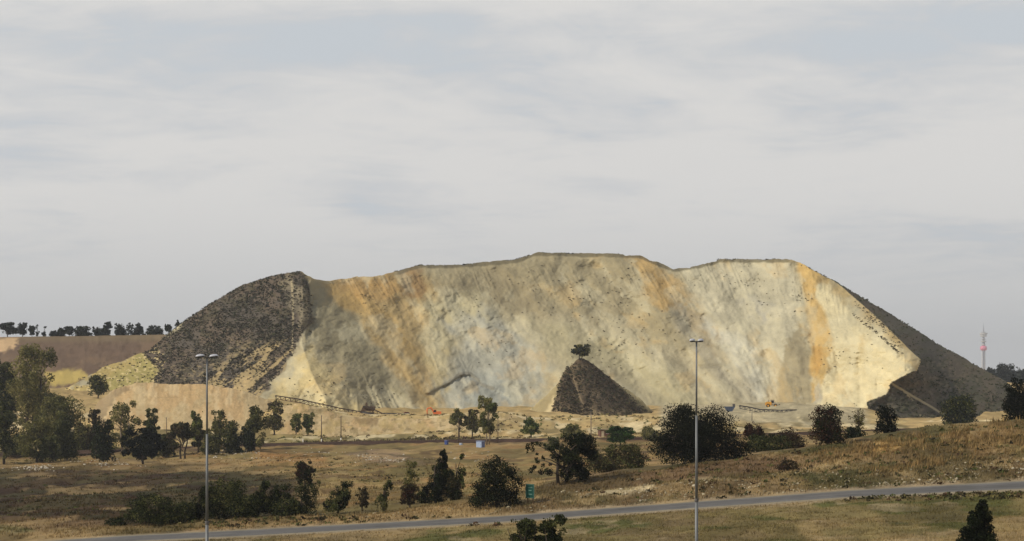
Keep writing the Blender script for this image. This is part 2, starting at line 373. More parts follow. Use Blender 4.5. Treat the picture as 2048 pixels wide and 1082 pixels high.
def paint(c, mask, rgb):
    return c * (1 - mask[:, None]) + lin(rgb)[None, :] * mask[:, None]
def ground_color(X, Y, px, py):
    n1 = fbm(X / 30, Y / 42, 31, 5); n2 = fbm(X / 7, Y / 12, 37, 4); n3 = fbm(X / 2.2, Y / 4.5, 41, 3)
    w = (fbm(X / 9, Y / 20, 51, 4) - 0.5)
    qx = px + w * 90; qy = py + w * 26
    c = np.tile(lin((128, 106, 66)), (len(X), 1))
    # far flat behind the track: pale sandy ground
    c = paint(c, sstep(Y, 640, 665), (172, 146, 98))
    c = paint(c, sstep(Y, 640, 660) * sstep(n2, 0.5, 0.65) * 0.5, (140, 122, 78))
    c = paint(c, sstep(Y, 722, 728) * (1 - sstep(Y, 800, 840)) * sstep(n2, 0.35, 0.6) * 0.6, (188, 164, 112))
    c = paint(c, polymask(px, qy, [(1320, 800), (1720, 800), (1740, 850), (1320, 850)], 10) * sstep(Y, 700, 720), (165, 152, 120))
    c = paint(c, sstep(Y, 655, 668) * (1 - sstep(Y, 690, 715)) * polymask(px, py, [(480, 860), (960, 860), (960, 905), (480, 905)], 14) * 0.75, (116, 108, 66))
    c = paint(c, (1 - sstep(np.abs(Y - 640), 6, 14)) * 0.6, (92, 72, 50))
    c = paint(c, sstep(Y, 655, 662) * (1 - sstep(Y, 735, 750)) * sstep(fbm(X / 12, Y / 22, 48, 4), 0.47, 0.58) * 0.75, (112, 100, 64))
    c = paint(c, sstep(Y, 655, 662) * (1 - sstep(Y, 800, 830)) * sstep(fbm(X / 6, Y / 12, 49, 4), 0.56, 0.66) * 0.7, (206, 188, 146))
    # meadow between road and railway
    meadow = sstep(Y, 250, 262) * (1 - sstep(Y, 632, 640))
    c = paint(c, meadow * polymask(px, py, [(420, 895), (1060, 885), (1060, 980), (640, 1000), (480, 960)], 40) * 0.8, (146, 124, 80))
    c = paint(c, meadow * sstep(n1, 0.45, 0.6) * 0.6, (120, 106, 64))
    c = paint(c, meadow * sstep(n2, 0.52, 0.68) * 0.6, (140, 106, 66))
    c = paint(c, meadow * sstep(n2, 0.36, 0.28) * 0.7, (86, 66, 44))
    left = polymask(qx, qy, [(-900, 935), (120, 945), (330, 935), (560, 950), (640, 1000), (600, 1040), (250, 1070), (-900, 1090)], 22) * meadow
    c = paint(c, left * 0.95, (62, 51, 33))
    c = paint(c, left * sstep(n1, 0.48, 0.60), (60, 55, 33))
    c = paint(c, left * sstep(n2, 0.47, 0.36) * 0.8, (50, 35, 25))
    c = paint(c, polymask(qx, qy, [(40, 975), (300, 960), (360, 1000), (220, 1045), (60, 1035)], 18) * meadow * 0.7 * sstep(n3, 0.3, 0.6), (64, 46, 32))
    c = paint(c, polymask(qx, qy, [(-900, 1048), (160, 1040), (260, 1052), (120, 1064), (-900, 1075)], 7) * 0.8, (112, 90, 62))
    c = paint(c, polymask(qx, qy, [(-900, 1062), (40, 1054), (68, 1064), (30, 1080), (-900, 1100)], 5), (38, 66, 34))
    c = paint(c, polymask(qx, qy, [(700, 908), (800, 905), (835, 925), (780, 932), (720, 925)], 6) * 0.8, (138, 116, 92))
    c = paint(c, polymask(qx, qy, [(500, 900), (640, 905), (660, 935), (520, 930)], 10) * 0.6 * meadow, (148, 108, 62))
    # road verge
    verge = (1 - sstep(Y, 258, 268)) * sstep(Y, 236, 246)
    c = paint(c, verge * (1 - sstep(px, 1000, 1150)) * 0.85, (142, 118, 80))
    c = paint(c, verge * sstep(n2, 0.5, 0.64) * 0.7, (104, 88, 54))
    # right hand embankment
    emb = polymask(px, py, [(980, 1010), (1100, 962), (1300, 936), (1500, 905), (1700, 878), (1900, 845), (2048, 836), (2900, 790), (2900, 930), (2048, 962), (1390, 1004), (1000, 1033)], 5) * (1 - sstep(Y, 330, 350)) * sstep(Y, 224, 232)
    c = paint(c, emb, (92, 82, 50))
    c = paint(c, emb * sstep(n2, 0.48, 0.62) * 0.85, (68, 66, 37))
    c = paint(c, emb * sstep(n1, 0.5, 0.38) * 0.7, (116, 94, 66))
    top = polymask(qx, qy, [(1500, 912), (1700, 885), (1900, 850), (2900, 790), (2900, 880), (2048, 915), (1850, 905), (1700, 915), (1540, 945)], 10) * emb
    c = paint(c, top * 0.85, (122, 98, 62))
    c = paint(c, emb * sstep(fbm(X / 9, Y / 16, 45, 4), 0.54, 0.64) * 0.7, (70, 70, 40))
    c = paint(c, emb * sstep(fbm(X / 6, Y / 14, 46, 4), 0.60, 0.68) * 0.7, (160, 138, 98))
    c = paint(c, polymask(qx, qy, [(1070, 970), (1300, 940), (1500, 910), (1640, 905), (1640, 925), (1400, 960), (1180, 985)], 8) * emb * 0.8, (112, 88, 64))
    c = paint(c, polymask(qx, qy, [(1180, 990), (1240, 980), (1330, 981), (1320, 988), (1250, 992)], 3) * emb, (192, 174, 136))
    c = paint(c, polymask(qx, qy, [(1360, 958), (1430, 955), (1500, 960), (1420, 964)], 3) * emb * 0.7, (176, 156, 118))
    c = paint(c, polymask(qx, qy, [(1728, 898), (1760, 888), (1845, 880), (1850, 886), (1800, 898)], 4) * emb, (186, 150, 90))
    # field in front of the road
    fld = 1 - sstep(Y, 232, 236)
    c = paint(c, fld, (120, 104, 68))
    c = paint(c, fld * sstep(n1, 0.46, 0.58) * 0.8, (104, 92, 56))
    c = paint(c, fld * sstep(n2, 0.52, 0.68) * 0.7, (120, 102, 72))
    c = paint(c, fld * sstep(n2, 0.46, 0.34) * 0.85, (78, 80, 40))
    c = paint(c, fld * sstep(fbm(X / 5, Y / 9, 47, 4), 0.60, 0.68) * 0.6, (150, 132, 100))
    rd = road_dist(X, Y)
    c = paint(c, (1 - sstep(rd, 1.2, 3.2)) * 0.85 * sstep(n3 + 0.25, 0.35, 0.6), (150, 132, 104))
    n4 = fbm(X / 11, Y / 30, 43, 4)
    near = 1 - sstep(Y, 600, 640)
    c = paint(c, near * sstep(n4, 0.56, 0.66) * 0.45, (158, 134, 92))
    c = paint(c, near * sstep(n4, 0.44, 0.34) * 0.5, (70, 66, 38))
    c = c * (0.70 + 0.60 * n3)[:, None]
    return c

pxs = np.concatenate([np.arange(-900, -40, 16), np.arange(-40, 2090, 3.2), np.arange(2090, 2901, 16)])
ys = np.concatenate([np.linspace(20, 150, 12), np.linspace(155, 330, 300), 330 * (905 / 330) ** (np.arange(1, 331) / 330), np.linspace(920, 1500, 30), np.linspace(1700, 12000, 14)])
PX, YY = np.meshgrid(pxs, ys)
XX = (PX - 1024) / F * np.maximum(YY, 130)
ZZ = ground_z(XX, YY)
PYg = HZ - (ZZ - EYE) * F / np.maximum(YY, 20)
gc = ground_color(XX.ravel(), YY.ravel(), PX.ravel(), (HZ - (ground_base(XX, YY) - EYE) * F / np.maximum(YY, 20)).ravel())
# behind and beside the viewpoint: a skirt so the ground goes on
me = np_mesh('ground', np.stack([XX, YY, ZZ], -1).reshape(-1, 3), grid_faces(len(ys), len(pxs)), gc, True)
tag(link('ground', me, M_GROUND), kind='structure')
zn = float(ground_z(np.array([0.0]), np.array([20.0]))[0])
me = np_mesh('ground_near', np.array([(-400, -200, zn - 1.2), (400, -200, zn - 1.2), (400, 120, zn - 3.2), (-400, 120, zn - 3.2)]), np.array([[0, 1, 2, 3]]), np.tile(lin((100, 90, 56)), (4, 1)))
tag(link('ground_near', me, M_GROUND), kind='structure')

# ------------------------------------------------------------------ road
rp = np.arange(-880, 2880, 8.0)
yn = np.interp(rp, _L[2][:, 0], _L[2][:, 1]); yf = np.interp(rp, _L[3][:, 0], _L[3][:, 1])
zn_ = py2z(np.interp(rp, _L[2][:, 0], _L[2][:, 2]), yn); zf_ = py2z(np.interp(rp, _L[3][:, 0], _L[3][:, 2]), yf)
xn = px2x(rp, yn); xf = px2x(rp, yf)
def strip(t0, t1, dz, n=2, skirt=0.0):
    rows = []
    ts = list(np.linspace(t0, t1, n)); 
    if skirt: ts = [t0] + ts + [t1]
    for i, t in enumerate(ts):
        d = dz - (skirt if skirt and i in (0, len(ts) - 1) else 0)
        rows.append(np.stack([xn + (xf - xn) * t, yn + (yf - yn) * t, zn_ + (zf_ - zn_) * t + d], -1))
    return np.concatenate(rows), grid_faces(len(ts), len(rp)), ts
v, f, ts = strip(0.02, 0.98, 0.03, 24, 0.25)
tt = np.repeat(np.array(ts), len(rp)); xx = np.tile(rp, len(ts))
wheel = np.exp(-((np.abs(tt - 0.30) - 0.09) / 0.035) ** 2) + np.exp(-((np.abs(tt - 0.70) - 0.09) / 0.035) ** 2)
g = fbm(xx / 90, tt * 4, 61, 4)
rc = lin((104, 101, 97))[None, :] * (0.68 + 0.4 * g - 0.16 * wheel)[:, None]
edge = 1 - sstep(np.minimum(tt, 1 - tt), 0.08, 0.13 + 0.10 * fbm(xx / 12, tt, 66, 3))
rc = paint(rc, edge * 0.8, (142, 130, 106))
tag(link('road', np_mesh('road', v, f, rc), M_ASPHALT), kind='structure')
for nm, a, b in (('road_edge_line', 0.205, 0.216), ('road_edge_line', 0.80, 0.815)):
    v, f, ts = strip(a, b, 0.036)
    tag(link(nm, np_mesh(nm, v, f, np.tile(lin((140, 138, 132)), (len(v), 1))), M_ASPHALT), kind='structure')

# ------------------------------------------------------------------ thin plate spline for depth fields
def tps_fit(pts):
    p = np.array(pts, float); P = p[:, :2] / 300.0; n = len(P)
    def U(r2): return np.where(r2 > 1e-12, r2 * np.log(r2 + 1e-12), 0)
    D = ((P[:, None] - P[None]) ** 2).sum(-1)
    A = np.zeros((n + 3, n + 3)); A[:n, :n] = U(D) + np.eye(n) * 0.01; A[:n, n] = 1; A[:n, n + 1:] = P; A[n, :n] = 1; A[n + 1:, :n] = P.T
    b = np.zeros(n + 3); b[:n] = p[:, 2]; w = np.linalg.solve(A, b)
    def ev(px, py):
        s = np.shape(px); q = np.stack([np.ravel(px), np.ravel(py)], -1) / 300.0
        out = w[n] + q @ w[n + 1:]
        for i in range(n): out = out + w[i] * U(((q - P[i]) ** 2).sum(-1))
        return out.reshape(s)
    return ev

# ------------------------------------------------------------------ the mine dump
TOP = [(118, 784), (150, 768), (200, 737), (300, 700), (335, 668), (370, 641), (420, 608), (480, 573), (540, 553), (585, 545), (603, 543), (625, 556), (660, 560), (700, 556), (735, 553), (770, 549), (800, 541), (840, 530), (900, 531), (960, 526), (1030, 519), (1060, 510), (1078, 505), (1150, 507), (1230, 508), (1285, 511), (1300, 520), (1345, 537), (1380, 534), (1428, 523), (1440, 518), (1500, 519), (1570, 518), (1600, 526), (1660, 557), (1720, 592), (1800, 640), (1880, 690), (1960, 735), (2000, 757), (2070, 806), (2120, 842)]
BASE = [(118, 796), (200, 800), (300, 806), (500, 815), (560, 812), (640, 824), (740, 838), (860, 838), (1000, 834), (1300, 836), (1400, 826), (1650, 820), (1730, 826), (1800, 852), (1900, 858), (2048, 850), (2120, 850)]
SPUR = [(603, 543), (606, 600), (604, 650), (604, 690), (622, 745), (650, 800)]
RIM = [(1590, 520), (1680, 570), (1760, 640), (1820, 700), (1840, 718), (1832, 740), (1785, 764), (1770, 790), (1735, 812)]
depth_tps = tps_fit([(118, 790, 905), (150, 770, 912), (200, 742, 930), (300, 705, 965), (370, 641, 985), (480, 573, 990), (603, 543, 962), (604, 650, 922), (590, 705, 902), (540, 805, 854), (620, 816, 848), (690, 824, 854), (622, 760, 871), (560, 760, 882), (300, 795, 885), (420, 800, 865), (300, 740, 930), (450, 700, 925), (450, 620, 960),
    (660, 562, 990), (700, 556, 1000), (660, 650, 940), (680, 740, 893), (700, 700, 918), (740, 835, 864), (800, 545, 1012), (850, 530, 1018), (800, 650, 968), (860, 835, 886), (860, 740, 932), (900, 531, 1022), (1000, 650, 975), (1000, 740, 935), (1000, 832, 893), (1078, 505, 1030), (1150, 507, 1030), (1150, 640, 978), (1150, 740, 935), (1200, 834, 893), (1285, 511, 1022), (1345, 537, 1012), (1300, 650, 968), (1350, 740, 928), (1400, 824, 888), (1440, 518, 1012), (1500, 519, 1008), (1500, 620, 965), (1500, 720, 922), (1570, 518, 995), (1600, 700, 918), (1600, 818, 872), (1660, 557, 985), (1700, 640, 932), (1720, 740, 892), (1730, 812, 858), (1790, 660, 915), (1840, 718, 876), (1785, 764, 862), (1800, 640, 985), (1880, 690, 985), (1960, 735, 975), (2000, 757, 960), (1920, 760, 920), (1900, 850, 850), (1850, 790, 868), (2048, 848, 880), (2100, 840, 930)])
def fan_col(px, py):                     # column at the rim a streak of sand slid down from
    k = lambda p: itp(p, [(100, -0.3), (560, -0.2), (640, 0.55), (850, 0.42), (1000, 0.50), (1200, 0.62), (1400, 0.48), (1560, 0.20), (1850, -0.06), (2100, -0.1)])
    p0 = np.array(px, float)
    for _ in range(6): p0 = 0.4 * p0 + 0.6 * (px - k(p0) * (py - 520))
    return p0
FLANK_L = [(285, 705), (335, 668), (420, 600), (540, 540), (598, 536), (612, 560), (622, 600), (624, 640), (608, 662), (592, 690), (566, 735), (530, 780), (500, 800), (470, 830), (300, 830), (296, 770), (318, 742)]
def right_flank(px, py): return np.where(inside(px, py, [(1590, 510), (1680, 570), (1760, 640), (1820, 700), (1840, 718), (1832, 740), (1785, 764), (1770, 790), (1735, 806), (1735, 900), (2300, 900), (2300, 500)]), 1.0, 0.0)
def dump_depth(px, py):
    px = np.asarray(px, float); py = np.asarray(py, float)
    Y = depth_tps(px, py)
    Y = Y - 5 * np.exp(-dist_poly(px, py, SPUR) / 16) - 9 * np.exp(-dist_poly(px, py, RIM) / 22)
    p0 = fan_col(px, py)
    face = polymask(px, py, [(612, 545), (1590, 515), (1840, 718), (1735, 830), (560, 840), (600, 700)], 14)
    Y = Y + face * ((fbm(p0 / 130, py / 190, 70, 2) - 0.5) * 22 + (fbm(p0 / 70, py / 150, 71, 3) - 0.5) * 12 - sstep(np.abs(fbm(p0 / 16, py / 130, 72, 3) - 0.5), 0.07, 0.0) * 0.6 * (1 - sstep(py - itp(px, TOP), 40, 130)) - sstep(np.abs(fbm(p0 / 34, py / 200, 73, 3) - 0.5), 0.06, 0.0) * 0.55 * sstep(fbm(px / 120, py / 90, 74, 2), 0.42, 0.58) + (fbm(p0 / 24, py / 46, 75, 3) - 0.5) * 1.9 + (fbm(p0 / 7, py / 16, 76, 3) - 0.5) * 0.5)
    Y = Y + (fbm(px / 44, py / 36, 77, 4) - 0.5) * 7.0 + (fbm(px / 7, py / 6, 78, 3) - 0.5) * 0.9
    # slumped scars low on the face: a lip stands over a scooped hollow
    for ln, dep in (([(858, 787), (895, 768), (922, 751), (940, 750), (958, 762)], 2.6), ([(930, 775), (955, 768), (985, 778), (1010, 790)], 1.6), ([(1404, 731), (1440, 730), (1475, 755), (1520, 790)], 1.3), ([(610, 560), (619, 600), (622, 640), (612, 668)], 5.0)):
        d = dist_poly(px + (fbm(px / 9, py / 9, 99, 3) - 0.5) * 18, py + (fbm(px / 11, py / 7, 98, 3) - 0.5) * 18, ln)
        below = py - np.interp(px, [p[0] for p in ln], [p[1] for p in ln]) if ln[0][0] < ln[-1][0] and abs(ln[0][0] - ln[-1][0]) > 40 else px - np.interp(py, [p[1] for p in ln], [p[0] for p in ln])
        Y = Y + dep * np.exp(-d / 9) * sstep(below, -2, 2)
    # small ledges
    led = sstep(fbm(px / 16 + py / 30, py / 7, 79, 3), 0.66, 0.76) * face
    return Y + led * 0.45 * sstep(fbm(px / 90, py / 60, 97, 2), 0.45, 0.6)
def dump_color(px, py):
    n1 = fbm(px / 60, py / 45, 81, 5); n2 = fbm(px / 14, py / 10, 83, 4); n3 = fbm(px / 5, py / 4, 85, 3)
    p0 = fan_col(px, py)
    st1 = fbm((p0 + n2 * 14) / 30, py / 60, 87, 5); st2 = fbm(p0 / 9, py / 34, 89, 4)
    w = (fbm(p0 / 46, py / 46, 91, 5) - 0.5); w2 = (fbm(px / 20, py / 20, 92, 4) - 0.5)
    qx = px + w * 60 + w2 * 34; qy = py + w2 * 44
    P = lambda pts, s: polymask(qx, qy, pts, s)
    B = lambda pts, wd, s: 1 - sstep(dist_poly(qx, qy, pts), wd - s, wd + s)
    c = np.tile(lin((176, 163, 128)), (len(px), 1))
    c = paint(c, P([(770, 560), (900, 520), (1080, 500), (1240, 500), (1330, 600), (1420, 690), (1300, 690), (1200, 640), (1080, 625), (960, 600), (880, 590)], 30) * 0.8, (156, 142, 106))
    c = paint(c, P([(900, 560), (1000, 540), (1100, 590), (1060, 620), (980, 620)], 20) * 0.5, (142, 128, 96))
    c = paint(c, P([(600, 545), (700, 540), (830, 530), (900, 600), (900, 680), (860, 740), (800, 700), (720, 620)], 20) * 0.9, (176, 150, 98))
    c = paint(c, P([(655, 550), (780, 545), (815, 575), (760, 600), (690, 590)], 18) * 0.8, (174, 138, 80))
    c = paint(c, P([(800, 535), (840, 530), (850, 585), (810, 600)], 10) * 0.6, (160, 122, 74))
    c = paint(c, P([(610, 555), (660, 570), (705, 620), (740, 690), (800, 790), (740, 800), (690, 760), (640, 720), (604, 660)], 12) * 0.9, (150, 138, 104))
    c = paint(c, B([(672, 575), (700, 600), (730, 650), (768, 700), (802, 745), (838, 795), (868, 830)], 14, 13) * 0.85, (188, 156, 94))
    c = paint(c, B([(720, 600), (760, 640), (800, 680), (830, 740)], 16, 14) * 0.6, (192, 156, 88))
    c = paint(c, P([(588, 700), (610, 676), (640, 740), (690, 780), (760, 830), (640, 836), (540, 815), (560, 775)], 9), (206, 184, 128))
    c = paint(c, P([(600, 690), (650, 730), (720, 790), (780, 832), (700, 836), (640, 780)], 16) * sstep(fbm(p0 / 20, py / 45, 90, 4), 0.46, 0.60) * 0.8, (196, 176, 124))
    c = paint(c, P([(640, 690), (700, 720), (760, 780), (800, 826), (740, 820), (680, 770)], 8) * 0.85 * sstep(n2, 0.36, 0.52), (150, 138, 106))
    c = paint(c, P([(690, 770), (760, 790), (840, 832), (740, 836)], 8) * 0.6 * sstep(st2, 0.5, 0.6), (204, 186, 136))
    c = paint(c, P([(845, 600), (960, 585), (1010, 640), (910, 660), (885, 730), (850, 690)], 22) * 0.9, (190, 178, 138))
    c = paint(c, P([(900, 650), (980, 620), (1060, 680), (1100, 740), (1060, 810), (1000, 830), (890, 820), (868, 780), (920, 740), (905, 700)], 22) * 0.95, (170, 166, 146))
    c = paint(c, P([(940, 750), (1010, 745), (1040, 800), (990, 825), (930, 815)], 12) * 0.7, (156, 157, 144))
    c = paint(c, P([(850, 700), (890, 700), (900, 760), (860, 790)], 8) * 0.6, (192, 172, 120))
    c = paint(c, P([(1050, 640), (1200, 660), (1330, 740), (1440, 830), (1320, 820), (1240, 745), (1130, 730)], 22) * 0.8, (180, 168, 128))
    c = paint(c, P([(1255, 500), (1300, 510), (1330, 560), (1370, 610), (1330, 625), (1290, 580)], 9) * 0.85, (188, 154, 92))
    c = paint(c, P([(1300, 540), (1345, 560), (1400, 600), (1385, 615), (1330, 590)], 8) * 0.6, (186, 150, 86))
    c = paint(c, B([(1388, 632), (1405, 655), (1425, 690), (1440, 720)], 12, 8) * 0.75, (186, 154, 88))
    c = paint(c, P([(1340, 530), (1430, 515), (1580, 515), (1602, 600), (1606, 660), (1560, 800), (1490, 750), (1430, 660), (1385, 600)], 14) * 0.85, (192, 182, 150))
    c = paint(c, P([(1335, 585), (1420, 640), (1480, 720), (1560, 820), (1490, 820), (1420, 740), (1360, 660)], 10) * 0.6, (160, 151, 128))
    c = paint(c, P([(1500, 590), (1540, 600), (1540, 650), (1500, 640)], 10) * 0.6, (160, 155, 140))
    c = paint(c, P([(1405, 640), (1480, 680), (1550, 800), (1530, 810), (1470, 740)], 9) * 0.6, (202, 196, 172))
    c = paint(c, polymask(px + w2 * 10, qy, [(1568, 690), (1590, 660), (1612, 640), (1620, 700), (1621, 830), (1550, 830), (1560, 750)], 5) * 0.9, (156, 142, 108))
    c = paint(c, P([(1636, 540), (1700, 560), (1790, 640), (1860, 715), (1800, 775), (1740, 820), (1630, 830), (1660, 700), (1640, 620)], 9), (214, 198, 152))
    c = paint(c, polymask(px + w2 * 16, qy, [(1592, 515), (1642, 540), (1628, 590), (1652, 630), (1668, 680), (1656, 730), (1640, 800), (1622, 800), (1620, 690), (1612, 610)], 5), (200, 166, 100))
    c = paint(c, polymask(px + w2 * 16, qy, [(1625, 690), (1650, 700), (1640, 740), (1626, 750)], 6) * 0.6, (208, 156, 72))
    c = paint(c, B([(1606, 525), (1680, 575), (1760, 648), (1820, 708), (1834, 722)], 13, 8) * 0.7, (212, 176, 104))
    c = paint(c, P([(1636, 690), (1690, 680), (1740, 640), (1720, 720), (1660, 790)], 8) * sstep(n2, 0.5, 0.6) * 0.6, (186, 166, 118))
    c = paint(c, P([(1610, 800), (1640, 770), (1665, 800), (1650, 820)], 6) * 0.6, (172, 164, 144))
    # thin dry streaks and mottling of the sand itself
    c = c * (0.94 + 0.12 * st1)[:, None] * (0.98 + 0.04 * st2)[:, None] * (0.84 + 0.32 * n2)[:, None] * (0.80 + 0.40 * n1)[:, None] * (0.90 + 0.20 * fbm(px / 24, py / 22, 86, 4))[:, None]
    g_ = c.mean(1, keepdims=True); c = (c * 0.92 + g_ * np.array([[0.082, 0.08, 0.07]])) * 0.92
    c = paint(c, sstep(fbm((p0 + n2 * 20) / 40, py / 60, 94, 4), 0.54, 0.68) * 0.35, (200, 190, 156))
    c = paint(c, sstep(n1, 0.56, 0.68) * sstep(st1, 0.4, 0.6) * 0.3, (190, 156, 96))
    for ln in ([(858, 787), (895, 768), (922, 751), (940, 750), (958, 762)], [(925, 780), (955, 768), (985, 778)]):  # slump scars: shadow under the lip put into the sand colour
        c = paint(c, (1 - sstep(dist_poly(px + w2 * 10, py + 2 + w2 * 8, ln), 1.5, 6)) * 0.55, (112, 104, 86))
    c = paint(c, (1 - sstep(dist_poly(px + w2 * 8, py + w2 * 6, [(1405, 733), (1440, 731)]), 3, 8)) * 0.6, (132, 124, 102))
    # dark earth of the rim
    rimt = itp(px, TOP) + 2 + 5 * fbm(px / 14, 0 * px, 93, 3)
    c = paint(c, (1 - sstep(py - rimt, 0, 4)) * 0.75 * sstep(px, 780, 800) * (1 - sstep(px, 1570, 1600)), (92, 84, 62))
    # scrubby flanks
    e = polymask(px + w2 * 18, py + w2 * 14, FLANK_L, 4)
    c = paint(c, e, (87, 79, 68)); c = paint(c, e * sstep(n1, 0.5, 0.62) * 0.8, (98, 85, 70)); c = paint(c, e * sstep(n2, 0.52, 0.66) * 0.6, (70, 66, 46))
    c = paint(c, e * polymask(qx, qy, [(572, 560), (596, 545), (606, 590), (606, 630), (590, 660), (578, 610)], 8) * 0.7, (140, 128, 102))
    c = paint(c, polymask(px + w2 * 8, py, [(603, 552), (612, 560), (624, 610), (626, 640), (608, 664), (600, 650), (610, 630), (608, 590)], 4) * 0.8, (92, 82, 62))
    c = paint(c, e * polymask(px + w2 * 16, py + w2 * 16, [(462, 780), (482, 758), (502, 750), (512, 762), (498, 778), (490, 800)], 3), (186, 160, 112))
    c = paint(c, e * polymask(qx, qy, [(330, 745), (480, 690), (590, 690), (560, 790), (300, 800)], 14) * sstep(n3, 0.52, 0.66) * 0.6, (150, 132, 98))
    sp = fbm((px + 1.15 * py) / 11, (py - px) / 70, 95, 4)
    spur = polymask(qx, qy, [(380, 800), (430, 740), (520, 700), (600, 670), (590, 720), (540, 800), (480, 830)], 16) * sstep(sp, 0.50, 0.58)
    c = paint(c, e * spur * 0.85, (172, 150, 106))
    toe = polymask(qx, qy, [(90, 800), (150, 760), (200, 730), (300, 692), (330, 690), (320, 742), (300, 772), (240, 810)], 6)
    c = paint(c, toe * (1 - e), (176, 154, 96)); c = paint(c, toe * (1 - e) * sstep(n1, 0.45, 0.6) * 0.7, (150, 140, 82)); c = paint(c, toe * sstep(n3, 0.58, 0.7) * 0.8, (206, 184, 130))
    rf = right_flank(px + w2 * 9, py + w2 * 9)
    c = paint(c, rf, (86, 80, 66)); c = paint(c, rf * sstep(n1, 0.48, 0.62) * 0.8, (92, 82, 66)); c = paint(c, rf * sstep(n2, 0.5, 0.64) * 0.5, (74, 74, 50))  # right flank scrub, lightened to put distance haze into the colour
    c = paint(c, rf * polymask(qx, qy, [(1830, 720), (1900, 700), (1960, 760), (1880, 800), (1800, 790)], 16) * sstep(n3, 0.5, 0.66) * 0.6, (124, 110, 88))
    # bare foot tracks
    for ln, wd in (([(583, 562), (586, 600), (585, 650), (584, 705)], 0.9), ([(1785, 768), (1830, 795), (1860, 812), (1892, 832)], 1.4), ([(1800, 775), (1825, 800)], 0.8), ([(1840, 830), (1870, 840)], 1.0)):
        c = paint(c, (1 - sstep(dist_poly(px + w2 * 3, py + w2 * 3, ln), wd, wd + 1.4)) * 0.85, (176, 160, 124))
    return np.clip(c, 0.01, 0.9)

dpx = np.arange(118, 2121, 1.7); NR = 250
t = np.linspace(0, 1, NR)[:, None] ** 0.95
topn = itp(dpx, TOP); trough = (fbm(dpx / 9, dpx * 0, 95, 4) - 0.5) * 3.6 + (fbm(dpx / 30, dpx * 0, 96, 2) - 0.5) * 4
GX = np.tile(dpx, (NR, 1)); GY = itp(dpx, BASE) * (1 - t) + topn * t
GY = GY + trough * t ** 25
GD = dump_depth(GX, GY)
co = np.stack([px2x(GX, GD), GD, py2z(GY, GD)], -1)
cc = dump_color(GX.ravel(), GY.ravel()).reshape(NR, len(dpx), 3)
# crown and back slope, out of sight from the front
top = co[-1]; fade = sstep(dpx, 118, 330) * (1 - sstep(dpx, 1950, 2120))
rows = [co]; crow = [cc]
for dy, dz in ((5, -1.2), (45, -3.0)):
    r = top.copy(); r[:, 1] += dy; r[:, 2] += dz * fade; rows.append(r[None]); crow.append(np.tile(lin((86, 80, 60)), (1, len(dpx), 1)))
r = top.copy(); r[:, 1] += 45 + 1.4 * np.maximum(top[:, 2] - 8, 5); r[:, 2] = 8; rows.append(r[None]); crow.append(np.tile(lin((84, 78, 60)), (1, len(dpx), 1)))
co = np.concatenate(rows); cc = np.concatenate(crow)
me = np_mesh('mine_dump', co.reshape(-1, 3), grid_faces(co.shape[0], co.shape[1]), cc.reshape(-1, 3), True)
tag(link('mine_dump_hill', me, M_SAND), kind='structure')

# generic heap from an outline: front face, crest, back slope
def heap(name, top, base, yt, yb, colfn, disp=1.5, step=1.8, nr=70, back=1.3, seed=0, rough=2.0):
    a = min(p[0] for p in top); b = max(p[0] for p in top)
    hx = np.arange(a, b + step, step)
    T = itp(hx, top); Bp = itp(hx, base); T = np.minimum(T, Bp - 1)
    t = np.linspace(0, 1, nr)[:, None]
    gx = np.tile(hx, (nr, 1)); gy = Bp * (1 - t) + T * t + (fbm(hx / 8, hx * 0, 101 + seed, 4) - 0.5) * rough * t ** 5
    yb_ = itp(hx, yb); yt_ = itp(hx, yt)
    gd = yb_ * (1 - t) + yt_ * t + (fbm(gx / 30, gy / 40, 105 + seed, 4) - 0.5) * disp * 3 + (fbm(gx / 7, gy / 9, 107 + seed, 3) - 0.5) * disp
    co = np.stack([px2x(gx, gd), gd, py2z(gy, gd)], -1)
    cc = colfn(gx.ravel(), gy.ravel()).reshape(nr, len(hx), 3)
    tp = co[-1].copy(); r1 = tp.copy(); r1[:, 1] += 3; r1[:, 2] -= 0.3
    r2 = tp.copy(); zb = co[0][:, 2]; r2[:, 1] += 4 + back * np.maximum(tp[:, 2] - zb, 0.5); r2[:, 2] = zb
    co = np.concatenate([co, r1[None], r2[None]]); cc = np.concatenate([cc, cc[-1:], cc[-1:]])
    o = link(name, np_mesh(name, co.reshape(-1, 3), grid_faces(co.shape[0], co.shape[1]), cc.reshape(-1, 3), True), M_SAND)
    tag(o, kind='structure')
    def at(px, py):
        tq = np.clip((itp(px, base) - py) / (itp(px, base) - itp(px, top)), 0, 1); return itp(px, yb) * (1 - tq) + itp(px, yt) * tq
    return at

def plateau_col(px, py):
    n1 = fbm(px / 50, py / 30, 111, 4); n2 = fbm(px / 9, py / 7, 113, 4)
    c = np.tile(lin((108, 88, 70)), (len(px), 1))
    c = paint(c, sstep(n1, 0.45, 0.62) * 0.7, (122, 100, 76)); c = paint(c, sstep(n2, 0.55, 0.7) * 0.5, (88, 70, 54))
    c = paint(c, (1 - sstep(py, 676, 690)) * 0.5, (124, 110, 80))
    w = (n2 - 0.5) * 30
    c = paint(c, polymask(px + w, py + w * 0.4, [(-900, 676), (40, 676), (30, 690), (5, 704), (-900, 720)], 4), (196, 164, 122))
    c = paint(c, polymask(px + w, py + w * 0.3, [(95, 745), (160, 738), (175, 752), (140, 768), (90, 772)], 5) * 0.9, (188, 164, 92))
    return c
plateau_at = heap('plateau', [(-900, 690), (0, 674), (160, 672), (330, 669), (460, 668), (620, 670)], [(-900, 800), (620, 800)], [(-900, 1190), (620, 1190)], [(-900, 1030), (0, 1015), (620, 1010)], plateau_col, 2.0, 3.0, 60, 1.6, 3, 0.8)
